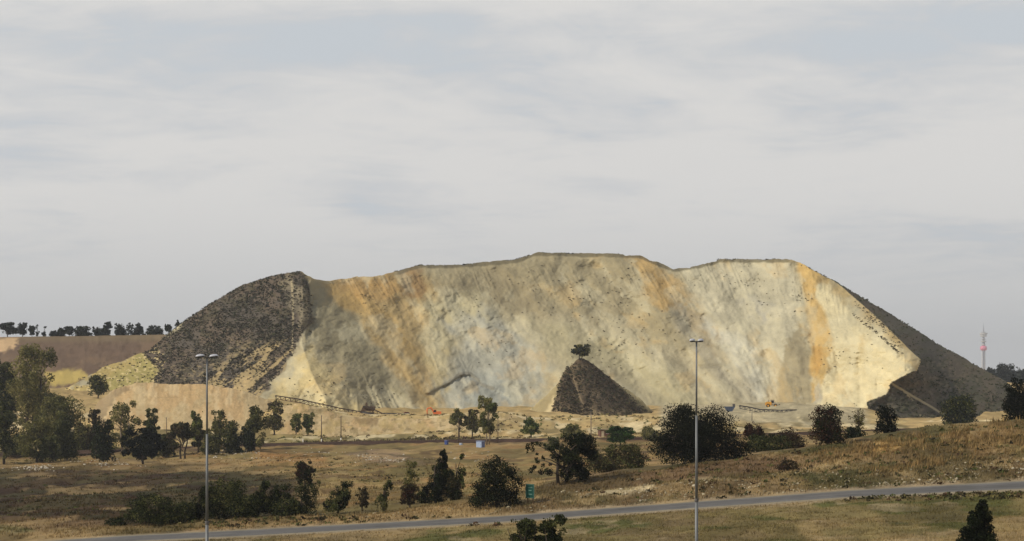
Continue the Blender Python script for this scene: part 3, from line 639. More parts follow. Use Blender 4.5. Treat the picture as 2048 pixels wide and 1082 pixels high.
def tan_col(px, py):
    n1 = fbm(px / 40, py / 60, 121, 4); n2 = fbm(px / 7, py / 5, 123, 4); s = fbm(px / 14, py / 20, 125, 4)
    c = np.tile(lin((186, 163, 120)), (len(px), 1))
    c = paint(c, sstep(n1, 0.45, 0.6) * 0.7, (190, 156, 108)); c = paint(c, sstep(n2, 0.52, 0.66) * 0.6, (158, 134, 94)); c = paint(c, sstep(s, 0.55, 0.68) * 0.5, (206, 182, 138))
    c = paint(c, polymask(px + (n2 - .5) * 20, py, [(180, 830), (196, 800), (240, 772), (262, 775), (228, 800), (205, 850)], 4) * 0.7, (128, 110, 82))
    return c * (0.85 + 0.3 * n2)[:, None]
heap('spoil_heap', [(176, 850), (196, 803), (230, 778), (272, 766), (300, 765), (345, 768), (400, 768), (440, 773), (470, 778), (500, 786), (530, 797), (556, 808), (580, 830), (590, 850)], [(176, 856), (590, 864)], [(176, 790), (590, 776)], [(176, 736), (590, 738)], tan_col, 0.8, 1.6, 70, 1.2, 5, 3.4)
# working benches of loose spoil below the conveyor
def bench_col(px, py):
    c = tan_col(px, py); n = fbm(px / 22, py / 18, 131, 4); n5 = fbm(px / 8, py / 6, 133, 4)
    c = paint(c, sstep(n5, 0.54, 0.64) * 0.6, (128, 112, 74))
    c = paint(c, sstep(n, 0.5, 0.62) * 0.6, (176, 152, 100))
    return paint(c, polymask(px + (n - .5) * 30, py, [(712, 836), (760, 836), (748, 852), (720, 848)], 4) * 0.7, (132, 110, 76))
heap('spoil_bench', [(540, 850), (562, 812), (600, 806), (640, 818), (690, 832), (760, 836), (860, 837), (900, 829), (960, 826), (1010, 826), (1050, 838), (1080, 858)], [(540, 868), (700, 876), (1080, 876)], [(540, 748), (1080, 748)], [(540, 724), (1080, 722)], bench_col, 0.8, 1.8, 40, 0.3, 7, 3.0)

# remnant cone in front of the face
CT = [(1034, 842), (1066, 815), (1100, 782), (1118, 764), (1130, 738), (1146, 728), (1158, 716), (1168, 717), (1190, 731), (1222, 757), (1240, 771), (1258, 780), (1280, 797), (1300, 818), (1318, 840), (1334, 848)]
def cone_col(px, py):
    n1 = fbm(px / 26, py / 20, 141, 4); n2 = fbm(px / 7, py / 6, 143, 4); w = (n2 - 0.5) * 14
    c = np.tile(lin((176, 160, 118)), (len(px), 1))
    c = paint(c, polymask(px + w, py, [(1030, 850), (1100, 785), (1125, 760), (1112, 800), (1070, 850)], 4) * 0.8, (150, 134, 96))
    c = paint(c, polymask(px + w, py, [(1072, 850), (1114, 785), (1118, 790), (1104, 850)], 4) * 0.8, (204, 184, 138))
    veg = polymask(px + w * 0.6, py + w * 0.3, [(1120, 758), (1132, 738), (1150, 712), (1172, 712), (1224, 758), (1256, 790), (1286, 826), (1290, 856), (1108, 856), (1104, 820), (1114, 790)], 3)
    c = paint(c, polymask(px + w, py + w * .4, [(1222, 754), (1256, 784), (1320, 836), (1322, 856), (1280, 856), (1256, 800)], 5) * 0.75, (112, 100, 68))
    c = paint(c, veg, (96, 82, 62)); c = paint(c, veg * sstep(n1, 0.5, 0.62) * 0.7, (110, 94, 70)); c = paint(c, veg * sstep(n2, 0.58, 0.7) * 0.7, (72, 62, 47))
    c = paint(c, veg * sstep(py, 808, 836) * sstep(n2, 0.45, 0.6) * 0.8, (160, 140, 100))
    c = paint(c, (1 - sstep(dist_poly(px + w * .1, py, [(1143, 733), (1148, 762), (1158, 790), (1166, 808)]), 0.4, 1.6)) * 0.5, (150, 132, 100))
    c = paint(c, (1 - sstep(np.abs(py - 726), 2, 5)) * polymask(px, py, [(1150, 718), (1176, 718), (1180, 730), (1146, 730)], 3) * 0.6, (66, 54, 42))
    return c
cone_at = heap('remnant_mound', CT, [(1034, 852), (1334, 856)], [(1034, 868), (1110, 872), (1162, 876), (1230, 876), (1334, 872)], [(1034, 862), (1100, 834), (1130, 818), (1200, 816), (1260, 830), (1334, 864)], cone_col, 1.6, 1.3, 110, 1.2, 9, 6.0)

# ------------------------------------------------------------------ loose leaf / clump meshes
def rot_quads(c, size, rng, up=0.0, aspect=0.7):
    n = len(c)
    a = rng.normal(size=(n, 3)); a[:, 2] *= (1 - up * 0.5); a /= np.linalg.norm(a, axis=1)[:, None]
    b = rng.normal(size=(n, 3)); b -= (b * a).sum(1)[:, None] * a; b /= np.linalg.norm(b, axis=1)[:, None]
    s = np.asarray(size)[:, None] * 0.5
    v = np.stack([c - a * s - b * s * aspect * 0.35, c - b * s * aspect * 0.0 + b * s * aspect, c + a * s + b * s * aspect * 0.3, c - b * s * aspect], 1)
    return v.reshape(-1, 3), np.arange(4 * n).reshape(n, 4)
def clumps(name, P, rad, cols, per, rng, mat, flat=0.7, leaf=0.55, kind='stuff', upright=False):
    n = len(P); idx = np.repeat(np.arange(n), per)
    d = rng.normal(size=(len(idx), 3)); d /= np.linalg.norm(d, axis=1)[:, None]; d *= rng.random((len(idx), 1)) ** 0.5
    d[:, 2] = np.abs(d[:, 2]) * flat
    c = P[idx] + d * rad[idx][:, None]
    v, f = rot_quads(c, rad[idx] * leaf * (0.6 + 0.8 * rng.random(len(idx))), rng)
    cl = np.repeat(cols[idx] * (0.7 + 0.6 * rng.random((len(idx), 1))), 4, 0)
    return tag(link(name, np_mesh(name, v, f, cl), mat), kind=kind)
rng = np.random.default_rng(7)
def jitter_cols(n, cs, rng):
    L = np.array([lin(c) for c in cs]); return L[rng.integers(0, len(L), n)] * (0.8 + 0.4 * rng.random((n, 1)))
def scatter(n, box, maskfn):
    x = rng.uniform(box[0], box[2], n); y = rng.uniform(box[1], box[3], n); m = maskfn(x, y) > rng.random(n); return x[m], y[m]

# scrub on the dump's left flank, right flank, rim and cone
def flank_mask(x, y):
    e = polymask(x, y, FLANK_L, 5) * (y > itp(x, TOP) - 0.5)
    dn = 0.30 + 0.85 * sstep(fbm(x / 22, y / 16, 151, 3), 0.38, 0.6)
    low = polymask(x, y, [(330, 745), (480, 690), (590, 690), (560, 790), (300, 800)], 14)
    up = polymask(x, y, [(565, 560), (600, 545), (606, 600), (604, 640), (585, 650)], 10)
    up = np.maximum(up, polymask(x, y, [(462, 780), (482, 758), (502, 750), (512, 762), (498, 778), (490, 800)], 4) * 1.1)
    toe = polymask(x, y, [(100, 800), (200, 730), (330, 690), (320, 745), (300, 790)], 6) * 0.07
    sp = fbm((x + 1.15 * y) / 11, (y - x) / 70, 95, 4)
    low = low * sstep(sp, 0.48, 0.56) * 2.6
    return np.clip(e * dn * (1 - 0.30 * low) * (1 - 0.8 * up) + toe * (1 - e), 0, 1)
x, y = scatter(34000, (120, 535, 630, 810), flank_mask)
Yd = dump_depth(x, y); P = np.stack([px2x(x, Yd), Yd - 0.3, py2z(y, Yd)], -1)
clumps('hillside_scrub', P, rng.uniform(0.3, 0.75, len(P)), jitter_cols(len(P), [(70, 66, 54), (62, 59, 47), (80, 73, 61), (68, 71, 51), (86, 77, 63)], rng), 7, rng, M_SCRUB, 0.6, 0.95)
def rmask(x, y):
    return right_flank(x, y) * (y > itp(x, TOP) - 0.5) * (0.25 + 0.75 * sstep(fbm(x / 30, y / 18, 161, 3), 0.4, 0.58)) * (0.4 + 0.6 * sstep(y, 720, 780)) * sstep(dist_poly(x, y, [(1785, 768), (1830, 795), (1860, 812), (1892, 832)]), 2, 4)
x, y = scatter(16000, (1590, 515, 2110, 856), rmask)
Yd = dump_depth(x, y); P = np.stack([px2x(x, Yd), Yd - 0.2, py2z(y, Yd)], -1)
clumps('hillside_scrub', P, rng.uniform(0.4, 1.0, len(P)), jitter_cols(len(P), [(70, 70, 53), (78, 76, 58), (60, 64, 44), (92, 86, 68)], rng), 6, rng, M_SCRUB, 0.6, 0.9)
x = np.concatenate([rng.uniform(790, 1060, 420), rng.uniform(1080, 1240, 200), rng.uniform(1435, 1560, 120), rng.uniform(1600, 2000, 400), rng.uniform(340, 600, 500)])
y = itp(x, TOP) + 0.4; Yd = dump_depth(x, y); P = np.stack([px2x(x, Yd), Yd + 1.0, py2z(y, Yd) - 0.3], -1)
clumps('rim_scrub', P, rng.uniform(0.3, 0.9, len(P)), jitter_cols(len(P), [(70, 66, 48), (60, 58, 42), (86, 78, 58)], rng), 6, rng, M_SCRUB, 0.9, 0.9)
def cmask(x, y): return polymask(x, y, [(1120, 758), (1132, 738), (1150, 716), (1172, 716), (1222, 760), (1254, 790), (1284, 830), (1288, 850), (1108, 850), (1106, 820)], 3) * (0.5 + 0.5 * sstep(fbm(x / 14, y / 10, 171, 3), 0.4, 0.6)) * sstep(y, 722, 742) * sstep(dist_poly(x, y, [(1143, 733), (1148, 762), (1158, 790), (1166, 808)]), 1, 3) + 0.30 * polymask(x, y, [(1222, 756), (1256, 784), (1316, 838), (1290, 850), (1256, 800)], 4) + 0.10 * (y > 826) * (x > 1090)
x, y = scatter(8000, (1080, 712, 1325, 852), cmask)
Yd = cone_at(x, y); P = np.stack([px2x(x, Yd), Yd - 0.6, py2z(y, Yd)], -1)
clumps('mound_scrub', P, rng.uniform(0.35, 0.85, len(P)), jitter_cols(len(P), [(70, 60, 46), (60, 54, 41), (82, 70, 52), (72, 72, 49)], rng), 7, rng, M_SCRUB, 0.7, 0.9)
# slumped dark tufts and clods on the bare face, also standing in for ledge shadows
xs, yss = [], []
for cx, cy, n, sx, sy in ((1150, 600, 60, 90, 50), (1240, 560, 26, 60, 30), (1220, 700, 55, 60, 40), (1300, 640, 40, 70, 50), (1500, 560, 26, 40, 20), (1560, 600, 24, 50, 30), (1600, 595, 14, 20, 8), (1690, 700, 30, 60, 40), (940, 620, 26, 60, 40), (1060, 560, 22, 80, 25), (740, 610, 12, 30, 20), (1785, 800, 16, 14, 8), (1000, 700, 18, 60, 40), (1400, 560, 8, 40, 30), (650, 770, 26, 40, 30), (760, 800, 24, 50, 20), (620, 800, 30, 40, 16)):
    xs.append(rng.normal(cx, sx * .6, n)); yss.append(rng.normal(cy, sy * .6, n))
for ln, n, sp in (([(1706, 630), (1740, 655), (1775, 685), (1798, 706)], 120, 2.0), ([(1720, 610), (1745, 630), (1760, 648), (1790, 665), (1812, 690)], 110, 6.0), ([(1730, 640), (1760, 640), (1790, 680), (1800, 700)], 70, 8.0)):
    L = np.array(ln, float); tq = rng.random(n) * (len(L) - 1)
    xs.append(np.interp(tq, np.arange(len(L)), L[:, 0]) + rng.normal(0, sp, n)); yss.append(np.interp(tq, np.arange(len(L)), L[:, 1]) + rng.normal(0, sp * .7, n))
x = np.concatenate(xs); y = np.concatenate(yss); m = (y > itp(x, TOP) + 3) & (y < itp(x, BASE) - 8) & (right_flank(x, y) < 0.5); x = x[m]; y = y[m]
Yd = dump_depth(x, y); P = np.stack([px2x(x, Yd), Yd - 0.25, py2z(y, Yd)], -1)
clumps('face_dark_clumps', P, rng.uniform(0.2, 0.6, len(P)), jitter_cols(len(P), [(78, 70, 52), (66, 60, 44), (92, 82, 60)], rng), 8, rng, M_SCRUB, 0.6, 0.95)

# ------------------------------------------------------------------ grass, weeds, stones on the near ground
def on_ground(x, y, ymin=150.0):
    Yg = unproject(x, y, ymin); Xg = px2x(x, Yg); return Xg, Yg, ground_z(Xg, Yg)
def grass(name, x, y, hgt, cols, per, spread, width=0.05, ymin=150.0, lean=0.35, own=None):
    Xg, Yg, Zg = on_ground(x, y, ymin); n = len(x); idx = np.repeat(np.arange(n), per); k = len(idx)
    bx = Xg[idx] + rng.normal(0, spread, k); by = Yg[idx] + rng.normal(0, spread, k)
    rd = road_dist(bx, by); ok = rd > 0.7; bx, by, idx = bx[ok], by[ok], idx[ok]; k = len(idx)
    bz = ground_z(bx, by) - 0.05; h = hgt[idx] * (0.6 + 0.7 * rng.random(k)); ang = rng.random(k) * math.pi
    w = width * (0.7 + 0.6 * rng.random(k)) * (by / 230.0); dx, dy = np.cos(ang) * w, np.sin(ang) * w
    lx, ly = rng.normal(0.12, lean, k) * h, rng.normal(0, lean, k) * h
    v = np.stack([np.stack([bx - dx, by - dy, bz], -1), np.stack([bx + dx, by + dy, bz], -1), np.stack([bx + lx, by + ly, bz + h], -1)], 1).reshape(-1, 3)
    tint = cols[idx]
    if own is not None:
        pxb = 1024 + F * bx / by; pyb = HZ - (ground_base(bx, by) - EYE) * F / by
        tint = ground_color(bx, by, pxb, pyb) * own * 0.8 + tint * 0.2
    cl = np.repeat(tint * (0.75 + 0.5 * rng.random((k, 1))), 3, 0)
    return tag(link(name, np_mesh(name, v, np.arange(3 * k).reshape(k, 3), cl), M_SCRUB), kind='stuff')
# short turf of the field and verge
x = rng.uniform(-60, 2110, 15000); y = rng.uniform(985, 1095, 15000)
m = (y > itp(x, [(p[0], p[2]) for p in ROAD_NEAR]) + 2); x, y = x[m], y[m]
grass('meadow_grass', x, y, rng.uniform(0.10, 0.26, len(x)), jitter_cols(len(x), [(114, 100, 62), (102, 92, 52), (126, 108, 72), (90, 86, 46)], rng), 9, 0.35, 0.05, own=1.1)
x = rng.uniform(-60, 2110, 26000); y = rng.uniform(840, 1075, 26000)
m = (y < itp(x, [(p[0], p[2]) for p in ROAD_FAR]) - 1) & (y > itp(x, [(0, 920), (500, 905), (1000, 930), (1100, 962), (1300, 936), (1500, 905), (1700, 878), (1900, 846), (2048, 837)])); x, y = x[m], y[m]
dk = polymask(x, y, [(-900, 940), (330, 935), (600, 950), (640, 1000), (250, 1060), (-900, 1060)], 30)
cl = jitter_cols(len(x), [(124, 104, 62), (106, 94, 54), (138, 108, 66), (92, 86, 48)], rng) * (1 - 0.55 * dk)[:, None]
grass('dry_grass', x, y, rng.uniform(0.15, 0.45, len(x)), cl, 7, 0.45, 0.06, own=1.1)
# tall pale tufts on the embankment top
x, y = scatter(4200, (1560, 838, 2100, 950), lambda x, y: (polymask(x, y, [(1540, 925), (1700, 890), (1840, 862), (1900, 848), (2110, 838), (2110, 915), (2000, 905), (1850, 910), (1700, 918)], 8) + polymask(x, y, [(1690, 940), (1760, 925), (1960, 915), (1960, 935), (1760, 950)], 4)) * sstep(fbm(x / 24, y / 9, 181, 3), 0.45, 0.6))
grass('tall_grass', x, y, rng.uniform(0.35, 0.85, len(x)), jitter_cols(len(x), [(132, 106, 66), (118, 96, 60), (146, 122, 80), (100, 84, 52)], rng), 8, 0.25, 0.05, lean=0.2)
# low dark weeds
x = np.concatenate([rng.uniform(0, 560, 240), rng.uniform(1690, 2048, 160), rng.uniform(1150, 2048, 700), rng.uniform(300, 1000, 240), rng.uniform(500, 900, 160)])
y = np.concatenate([rng.uniform(950, 1045, 240), rng.uniform(985, 1004, 160) + 0, rng.uniform(850, 1000, 700), rng.uniform(1035, 1055, 240), rng.uniform(915, 965, 160)])
ycl = itp(x, [(p[0], p[2]) for p in ROAD_NEAR]); m = road_dist(*on_ground(x, y)[:2]) > 0.8; x, y = x[m], y[m]
Xg, Yg, Zg = on_ground(x, y); P = np.stack([Xg, Yg, Zg], -1)
clumps('low_weeds', P, rng.uniform(0.25, 0.7, len(P)), jitter_cols(len(P), [(66, 64, 38), (56, 52, 34), (76, 80, 42), (80, 62, 44), (96, 88, 52)], rng), 12, rng, M_SCRUB, 0.6, 0.6)
# dark dry brush along the railway
x = rng.uniform(490, 960, 500); Yb = rng.uniform(650, 672, 500); Xb = px2x(x, Yb); P = np.stack([Xb, Yb, ground_z(Xb, Yb)], -1)
clumps('railway_brush', P, rng.uniform(0.5, 1.2, 500), jitter_cols(500, [(92, 80, 50), (78, 58, 46), (104, 94, 60), (64, 48, 40)], rng), 14, rng, M_SCRUB, 0.9, 0.6)
# stones
def stones(name, x, y, size, cs, ymin=150.0):
    Xg, Yg, Zg = on_ground(x, y, ymin); ok = road_dist(Xg, Yg) > 1.0; Xg, Yg, Zg, size = Xg[ok], Yg[ok], Zg[ok], size[ok]; n = len(Xg)
    ico = []; t_ = (1 + 5 ** .5) / 2
    V = np.array([(-1, t_, 0), (1, t_, 0), (-1, -t_, 0), (1, -t_, 0), (0, -1, t_), (0, 1, t_), (0, -1, -t_), (0, 1, -t_), (t_, 0, -1), (t_, 0, 1), (-t_, 0, -1), (-t_, 0, 1)]) / 1.9
    Fc = np.array([(0, 11, 5), (0, 5, 1), (0, 1, 7), (0, 7, 10), (0, 10, 11), (1, 5, 9), (5, 11, 4), (11, 10, 2), (10, 7, 6), (7, 1, 8), (3, 9, 4), (3, 4, 2), (3, 2, 6), (3, 6, 8), (3, 8, 9), (4, 9, 5), (2, 4, 11), (6, 2, 10), (8, 6, 7), (9, 8, 1)])
    v = V[None] * (0.65 + 0.7 * rng.random((n, 12, 1))) * size[:, None, None] * rng.uniform(0.6, 1.3, (n, 1, 3)) * np.array([1, 1, 0.7])
    v = v + np.stack([Xg, Yg, Zg + size * 0.15], -1)[:, None, :]
    f = (Fc[None] + (np.arange(n) * 12)[:, None, None]).reshape(-1, 3)
    return tag(link(name, np_mesh(name, v.reshape(-1, 3), f, np.repeat(jitter_cols(n, cs, rng), 12, 0)), M_STONE), kind='stuff')
def rail_y(x): return itp(x, [(p[0], p[2]) for p in ROAD_FAR])
x = np.concatenate([rng.uniform(1260, 2100, 1100), rng.normal(1800, 60, 130), rng.normal(1570, 50, 110), rng.uniform(1900, 2100, 260), rng.uniform(1080, 1400, 260), rng.uniform(640, 1080, 160)])
y = np.concatenate([rail_y(x[:1100]) - 3 - rng.random(1100) ** 1.5 * 45, rail_y(x[1100:1230]) - rng.uniform(3, 12, 130), rail_y(x[1230:1340]) - rng.uniform(3, 20, 110), rail_y(x[1340:1600]) - rng.uniform(6, 34, 260), rail_y(x[1600:1860]) - rng.uniform(4, 40, 260), rail_y(x[1860:]) - rng.uniform(2, 22, 160)])
k = (fbm(x / 30, y / 10, 191, 3) > 0.47) & (rng.random(len(x)) < 0.6); x, y = x[k], y[k]
stones('embankment_stones', x, y, rng.uniform(0.06, 0.22, len(x)) * (1 + 0.8 * (rng.random(len(x)) > 0.93)), [(158, 146, 118), (140, 128, 100), (176, 164, 138), (124, 112, 88)])
x = np.concatenate([rng.normal(60, 28, 330), rng.normal(232, 30, 120), rng.normal(155, 12, 24), rng.uniform(420, 520, 130), rng.normal(640, 16, 40), rng.uniform(715, 810, 110), rng.uniform(480, 1000, 120)])
y = np.concatenate([rng.normal(937, 4.0, 330), rng.normal(930, 4, 120), rng.normal(925, 4, 24), rng.uniform(903, 916, 130), rng.normal(903, 3, 40), 918 + (x[644 - 0:754] - 715) * 0.08 + rng.normal(0, 1.5, 110), rng.uniform(900, 930, 120)])
stones('pale_rubble', x, y, rng.uniform(0.08, 0.32, len(x)), [(186, 176, 156), (170, 160, 138), (204, 194, 176), (148, 138, 116)])

x = rng.uniform(180, 1400, 2600); Yb = 660 + 130 * rng.random(2600) ** 1.3; Xb = px2x(x, Yb); k = fbm(Xb / 14, Yb / 20, 211, 3) > 0.45; Xb, Yb = Xb[k], Yb[k]
P = np.stack([Xb, Yb, ground_z(Xb, Yb)], -1)
clumps('digging_scrub', P, rng.uniform(0.25, 0.95, len(P)), jitter_cols(len(P), [(120, 110, 66), (98, 88, 54), (140, 122, 78), (88, 72, 52), (84, 90, 48)], rng), 14, rng, M_SCRUB, 0.8, 0.6)

# ------------------------------------------------------------------ railway
rp = np.arange(-700, 2700, 10.0)
rows = []
for dy, dz in ((-2.6, -0.2), (-1.4, 0.75), (1.4, 0.75), (2.6, -0.2)):
    Yr = np.full(len(rp), 645.0 + dy); Xr = px2x(rp, 645.0); rows.append(np.stack([Xr, Yr, ground_base(Xr, np.full(len(rp), 645.0)) + dz + 0.25], -1))
v = np.concatenate(rows); n_ = fbm(v[:, 0] / 6, v[:, 1], 201, 3)
tag(link('railway_bed', np_mesh('railway_bed', v, grid_faces(4, len(rp)), lin((70, 54, 44))[None] * (0.6 + 0.8 * n_)[:, None]), M_GROUND), kind='structure')
for s in (-0.53, 0.53):
    b = MB(); Xr = px2x(rp[::4], 645.0); Zr = ground_base(Xr, np.full(len(Xr), 645.0)) + 1.08
    b.tube([(a_, 645 + s, z_) for a_, z_ in zip(Xr, Zr)], 0.09, 4)
    tag(b.build('rail', M_RUST), kind='structure')

# ------------------------------------------------------------------ trees
LEAFC = {'dark': [(44, 51, 29), (36, 43, 25), (55, 60, 34), (29, 34, 21)], 'black': [(22, 27, 16), (27, 31, 19), (18, 22, 14), (34, 36, 21)],
         'olive': [(120, 114, 68), (100, 98, 56), (136, 128, 78), (80, 80, 46)], 'light': [(112, 114, 62), (94, 100, 52), (128, 126, 74), (76, 84, 44)],
         'green': [(60, 84, 36), (48, 70, 30), (74, 98, 44), (38, 54, 26)], 'red': [(64, 44, 34), (78, 50, 38), (50, 38, 28), (54, 46, 32)],
         'brown': [(74, 66, 44), (62, 54, 38), (86, 74, 50), (54, 50, 34)], 'mid': [(84, 86, 49), (68, 72, 41), (104, 101, 60), (52, 56, 33)],
         'haze': [(52, 58, 50), (46, 52, 44), (60, 64, 54), (40, 46, 40)]}
def lobes_for(kind, w, h, r):
    """lobes (x, y, z, rx, ry, rz) in metres for a crown w wide in a tree h high"""
    L = []; hw = w / 2
    def add(x, y, z, s, sz): L.append((x * hw, y * hw, z * h, s * hw, s * hw, sz))
    if kind == 'round':
        for _ in range(34):
            a = r.random() * 6.283; q = math.sqrt(r.random()) * 0.80; z = r.uniform(0.20, 0.86); k = math.sqrt(max(0.10, 1 - ((z - 0.48) / 0.48) ** 2)); s = r.uniform(0.15, 0.30)
            add(math.cos(a) * q * k, math.sin(a) * q * k, z, s, s * min(hw, h * 0.40))
        for _ in range(2): add(0, 0, 0.52, 0.66, h * 0.30)
    elif kind == 'dome':                 # foliage right down to the ground
        for _ in range(52):
            a = r.random() * 6.283; z = r.uniform(0.05, 0.86); k = math.sqrt(max(0.08, 1 - (z / 0.98) ** 2.4)); q = r.uniform(0.45, 0.80); s = r.uniform(0.15, 0.27)
            add(math.cos(a) * q * k, math.sin(a) * q * k, z, s, s * min(hw, h * 0.6))
        for _ in range(3): add(0, 0, 0.34, 0.78, h * 0.36); add(0, 0, 0.6, 0.52, h * 0.28); add(r.uniform(-.3, .3), 0, 0.2, 0.6, h * 0.2)
    elif kind == 'euc':                  # tall gum: many wispy clumps on rising limbs
        for _ in range(40):
            a = r.random() * 6.283; z = r.uniform(0.12, 0.93); q = r.uniform(0.10, 0.85) * math.sqrt(max(0.16, 1 - ((z - 0.50) / 0.52) ** 2)); s = r.uniform(0.15, 0.32)
            add(math.cos(a) * q, math.sin(a) * q, z, s, s * hw * r.uniform(0.9, 1.6))
        for _ in range(9): add(r.normal() * 0.22, r.normal() * 0.2, r.uniform(0.28, 0.75), 0.46, hw * 0.55)
    elif kind == 'poplar':
        for _ in range(44):
            a = r.random() * 6.283; z = r.uniform(0.28, 0.94); q = r.uniform(0, 0.7) * (1.15 - 1.3 * abs(z - 0.62)); s = r.uniform(0.20, 0.36)
            add(math.cos(a) * q, math.sin(a) * q, z, s, s * hw * 1.5)
    elif kind == 'cone':
        for _ in range(80):
            z = r.random() ** 0.8 * 0.95; a = r.random() * 6.283; k = (1 - z) ** 0.9; q = r.uniform(0.3, 0.9) * k; s = 0.04 + 0.24 * k * r.uniform(0.6, 1.1)
            add(math.cos(a) * q + 0.12 * z, math.sin(a) * q, z, s, s * hw * 1.3)
        add(0.03, 0, 0.25, 0.5, h * 0.26); add(0.08, 0, 0.5, 0.3, h * 0.26)
    elif kind == 'cypress':              # dense tapering spire, a little swept to the right
        for i in range(90):
            z = (i / 90.0) ** 0.9 * 0.97; k = (1 - z) ** 0.8; a = r.random() * 6.283; q = r.uniform(0.25, 0.72) * k; s = (0.07 + 0.30 * k) * r.uniform(0.6, 1.0)
            add(math.cos(a) * q + 0.28 * z, math.sin(a) * q, z, s, s * hw * 1.2)
    elif kind == 'airy':                 # loose twiggy shrub
        for _ in range(34):
            a = r.random() * 6.283; z = r.uniform(0.15, 0.95); q = r.uniform(0.1, 0.80) * math.sqrt(max(0.20, 1 - (1.5 * z - 0.7) ** 2)); s = r.uniform(0.22, 0.44)
            add(math.cos(a) * q, math.sin(a) * q, z, s, s * hw * 0.9)
    elif kind == 'lean':                 # bushy column swept to the right, leafy to the ground
        for _ in range(36):
            z = r.uniform(0.04, 0.93); a = r.random() * 6.283; k = 0.82 - 0.55 * z; q = r.uniform(0.1, 0.95) * k; s = r.uniform(0.16, 0.30) * (1.1 - 0.5 * z)
            add(math.cos(a) * q + (z - 0.5) * 0.7, math.sin(a) * q, z, s, s * hw * 1.5)
        add(-0.1, 0, 0.3, 0.5, h * 0.28); add(0.1, 0, 0.55, 0.3, h * 0.2)
    elif kind == 'flat':                 # flat umbrella top
        for _ in range(34):
            a = r.random() * 6.283; q = math.sqrt(r.random()) * 0.84; z = 0.86 - 0.40 * q * q - r.random() * 0.28; s = r.uniform(0.14, 0.27)
            add(math.cos(a) * q, math.sin(a) * q, z, s, s * hw * 0.75)
        add(0, 0, 0.66, 0.5, h * 0.16)
    elif kind == 'sparse':
        for _ in range(54):
            a = r.random() * 6.283; z = r.uniform(0.14, 0.94); q = r.uniform(0.1, 0.9) * math.sqrt(max(0.1, 1 - (2 * z - 1.15) ** 2)); s = r.uniform(0.09, 0.22)
            add(math.cos(a) * q, math.sin(a) * q, z, s, s * hw)
    elif kind == 'open':                 # dense right side, bare spreading limbs at the left
        for _ in range(40):
            z = r.uniform(0.12, 0.92); x_ = r.uniform(-0.10, 0.80) * math.sqrt(max(0.1, 1 - (1.9 * z - 1.05) ** 2)); s = r.uniform(0.12, 0.24)
            add(x_ + 0.05, r.uniform(-0.6, 0.6) * 0.7, z, s, s * hw)
        add(0.32, 0, 0.62, 0.42, h * 0.22); add(0.45, 0, 0.3, 0.34, h * 0.22)
        for _ in range(34):
            z = r.uniform(0.22, 0.80); s = r.uniform(0.05, 0.11); add(r.uniform(-0.95, -0.10), r.uniform(-0.5, 0.5), z, s, s * hw)
    return L
LOOSE = {'sparse': 0.55, 'euc': 0.75, 'open': 0.85}
tree_seed = [100]
def make_crown(lobes, n, leaf, pal, r, gaps):
    cs, rs, szs = [], [], []
    L = np.array(lobes); wgt = (L[:, 3] * L[:, 5]) ** 0.9; wgt = wgt / wgt.sum()
    pick = r.choice(len(L), n, p=wgt)
    d = r.normal(size=(n, 3)); d /= np.linalg.norm(d, axis=1)[:, None]
    rad = r.random(n) ** 0.36
    bump = 0.90 + 0.10 * np.sin(d[:, 0] * 5 + pick * 1.7) * np.sin(d[:, 2] * 6 + pick * 2.3) + 0.08 * np.sin(d[:, 1] * 11 + d[:, 2] * 9 + pick)
    c = L[pick, :3] + d * L[pick, 3:6] * (rad * bump)[:, None]
    nz = vnoise(c[:, 0] / (leaf * 4) + c[:, 1] / (leaf * 5.1), c[:, 2] / (leaf * 4) - c[:, 1] / (leaf * 6.3), int(r.integers(1, 999)))
    keep = (nz > gaps) & (c[:, 2] > 0.05); c = c[keep]; pick = pick[keep]
    v, f = rot_quads(c, leaf * (0.55 + 0.9 * r.random(len(c))), r, aspect=0.75)
    pl = np.array([lin(q) for q in pal]); lt = 0.82 + 0.36 * r.random(len(L)); lp = r.integers(0, len(pl), len(L))
    own = r.integers(0, len(pl), len(c)); use = r.random(len(c)) < 0.65
    cl = pl[np.where(use, lp[pick], own)] * lt[pick][:, None] * (0.75 + 0.5 * r.random((len(c), 1)))
    return np_mesh('crown', v, f, np.repeat(cl, 4, 0))
def make_trunk(lobes, w, h, r, stems=1, thick=1.0, bend=0.0):
    b = MB(); L = sorted(lobes, key=lambda q: q[2]); rad = (0.012 * h + 0.008 * w + 0.04) * thick
    for s in range(stems):
        ox = 0 if stems == 1 else (s - (stems - 1) / 2) * 0.16 * w
        tip = (ox * 1.6 + bend * w + r.normal() * 0.03 * w, r.normal() * 0.03 * w, h * 0.80)
        pts = [(ox * 0.6, 0, -0.3), (ox * 0.8 + r.normal() * 0.02 * w, r.normal() * 0.02 * w, h * 0.2), (ox + bend * 0.4 * w + r.normal() * 0.03 * w, r.normal() * 0.03 * w, h * 0.45), tip]
        b.tube(pts, [rad * 1.3, rad, rad * 0.7, rad * 0.18], 7)
    for q in r.choice(len(L), min(len(L), 14), replace=False):
        x_, y_, z_ = L[q][:3]; z0 = max(0.12 * h, min(z_ * 0.62, 0.5 * h)); k = z0 / h
        s0 = (bend * k * w * 0.6, 0, z0); mid = (x_ * 0.55, y_ * 0.55, z0 + (z_ - z0) * 0.6 + 0.02 * h)
        b.tube([s0, mid, (x_, y_, z_)], [rad * 0.5, rad * 0.33, rad * 0.08], 5)
    return b
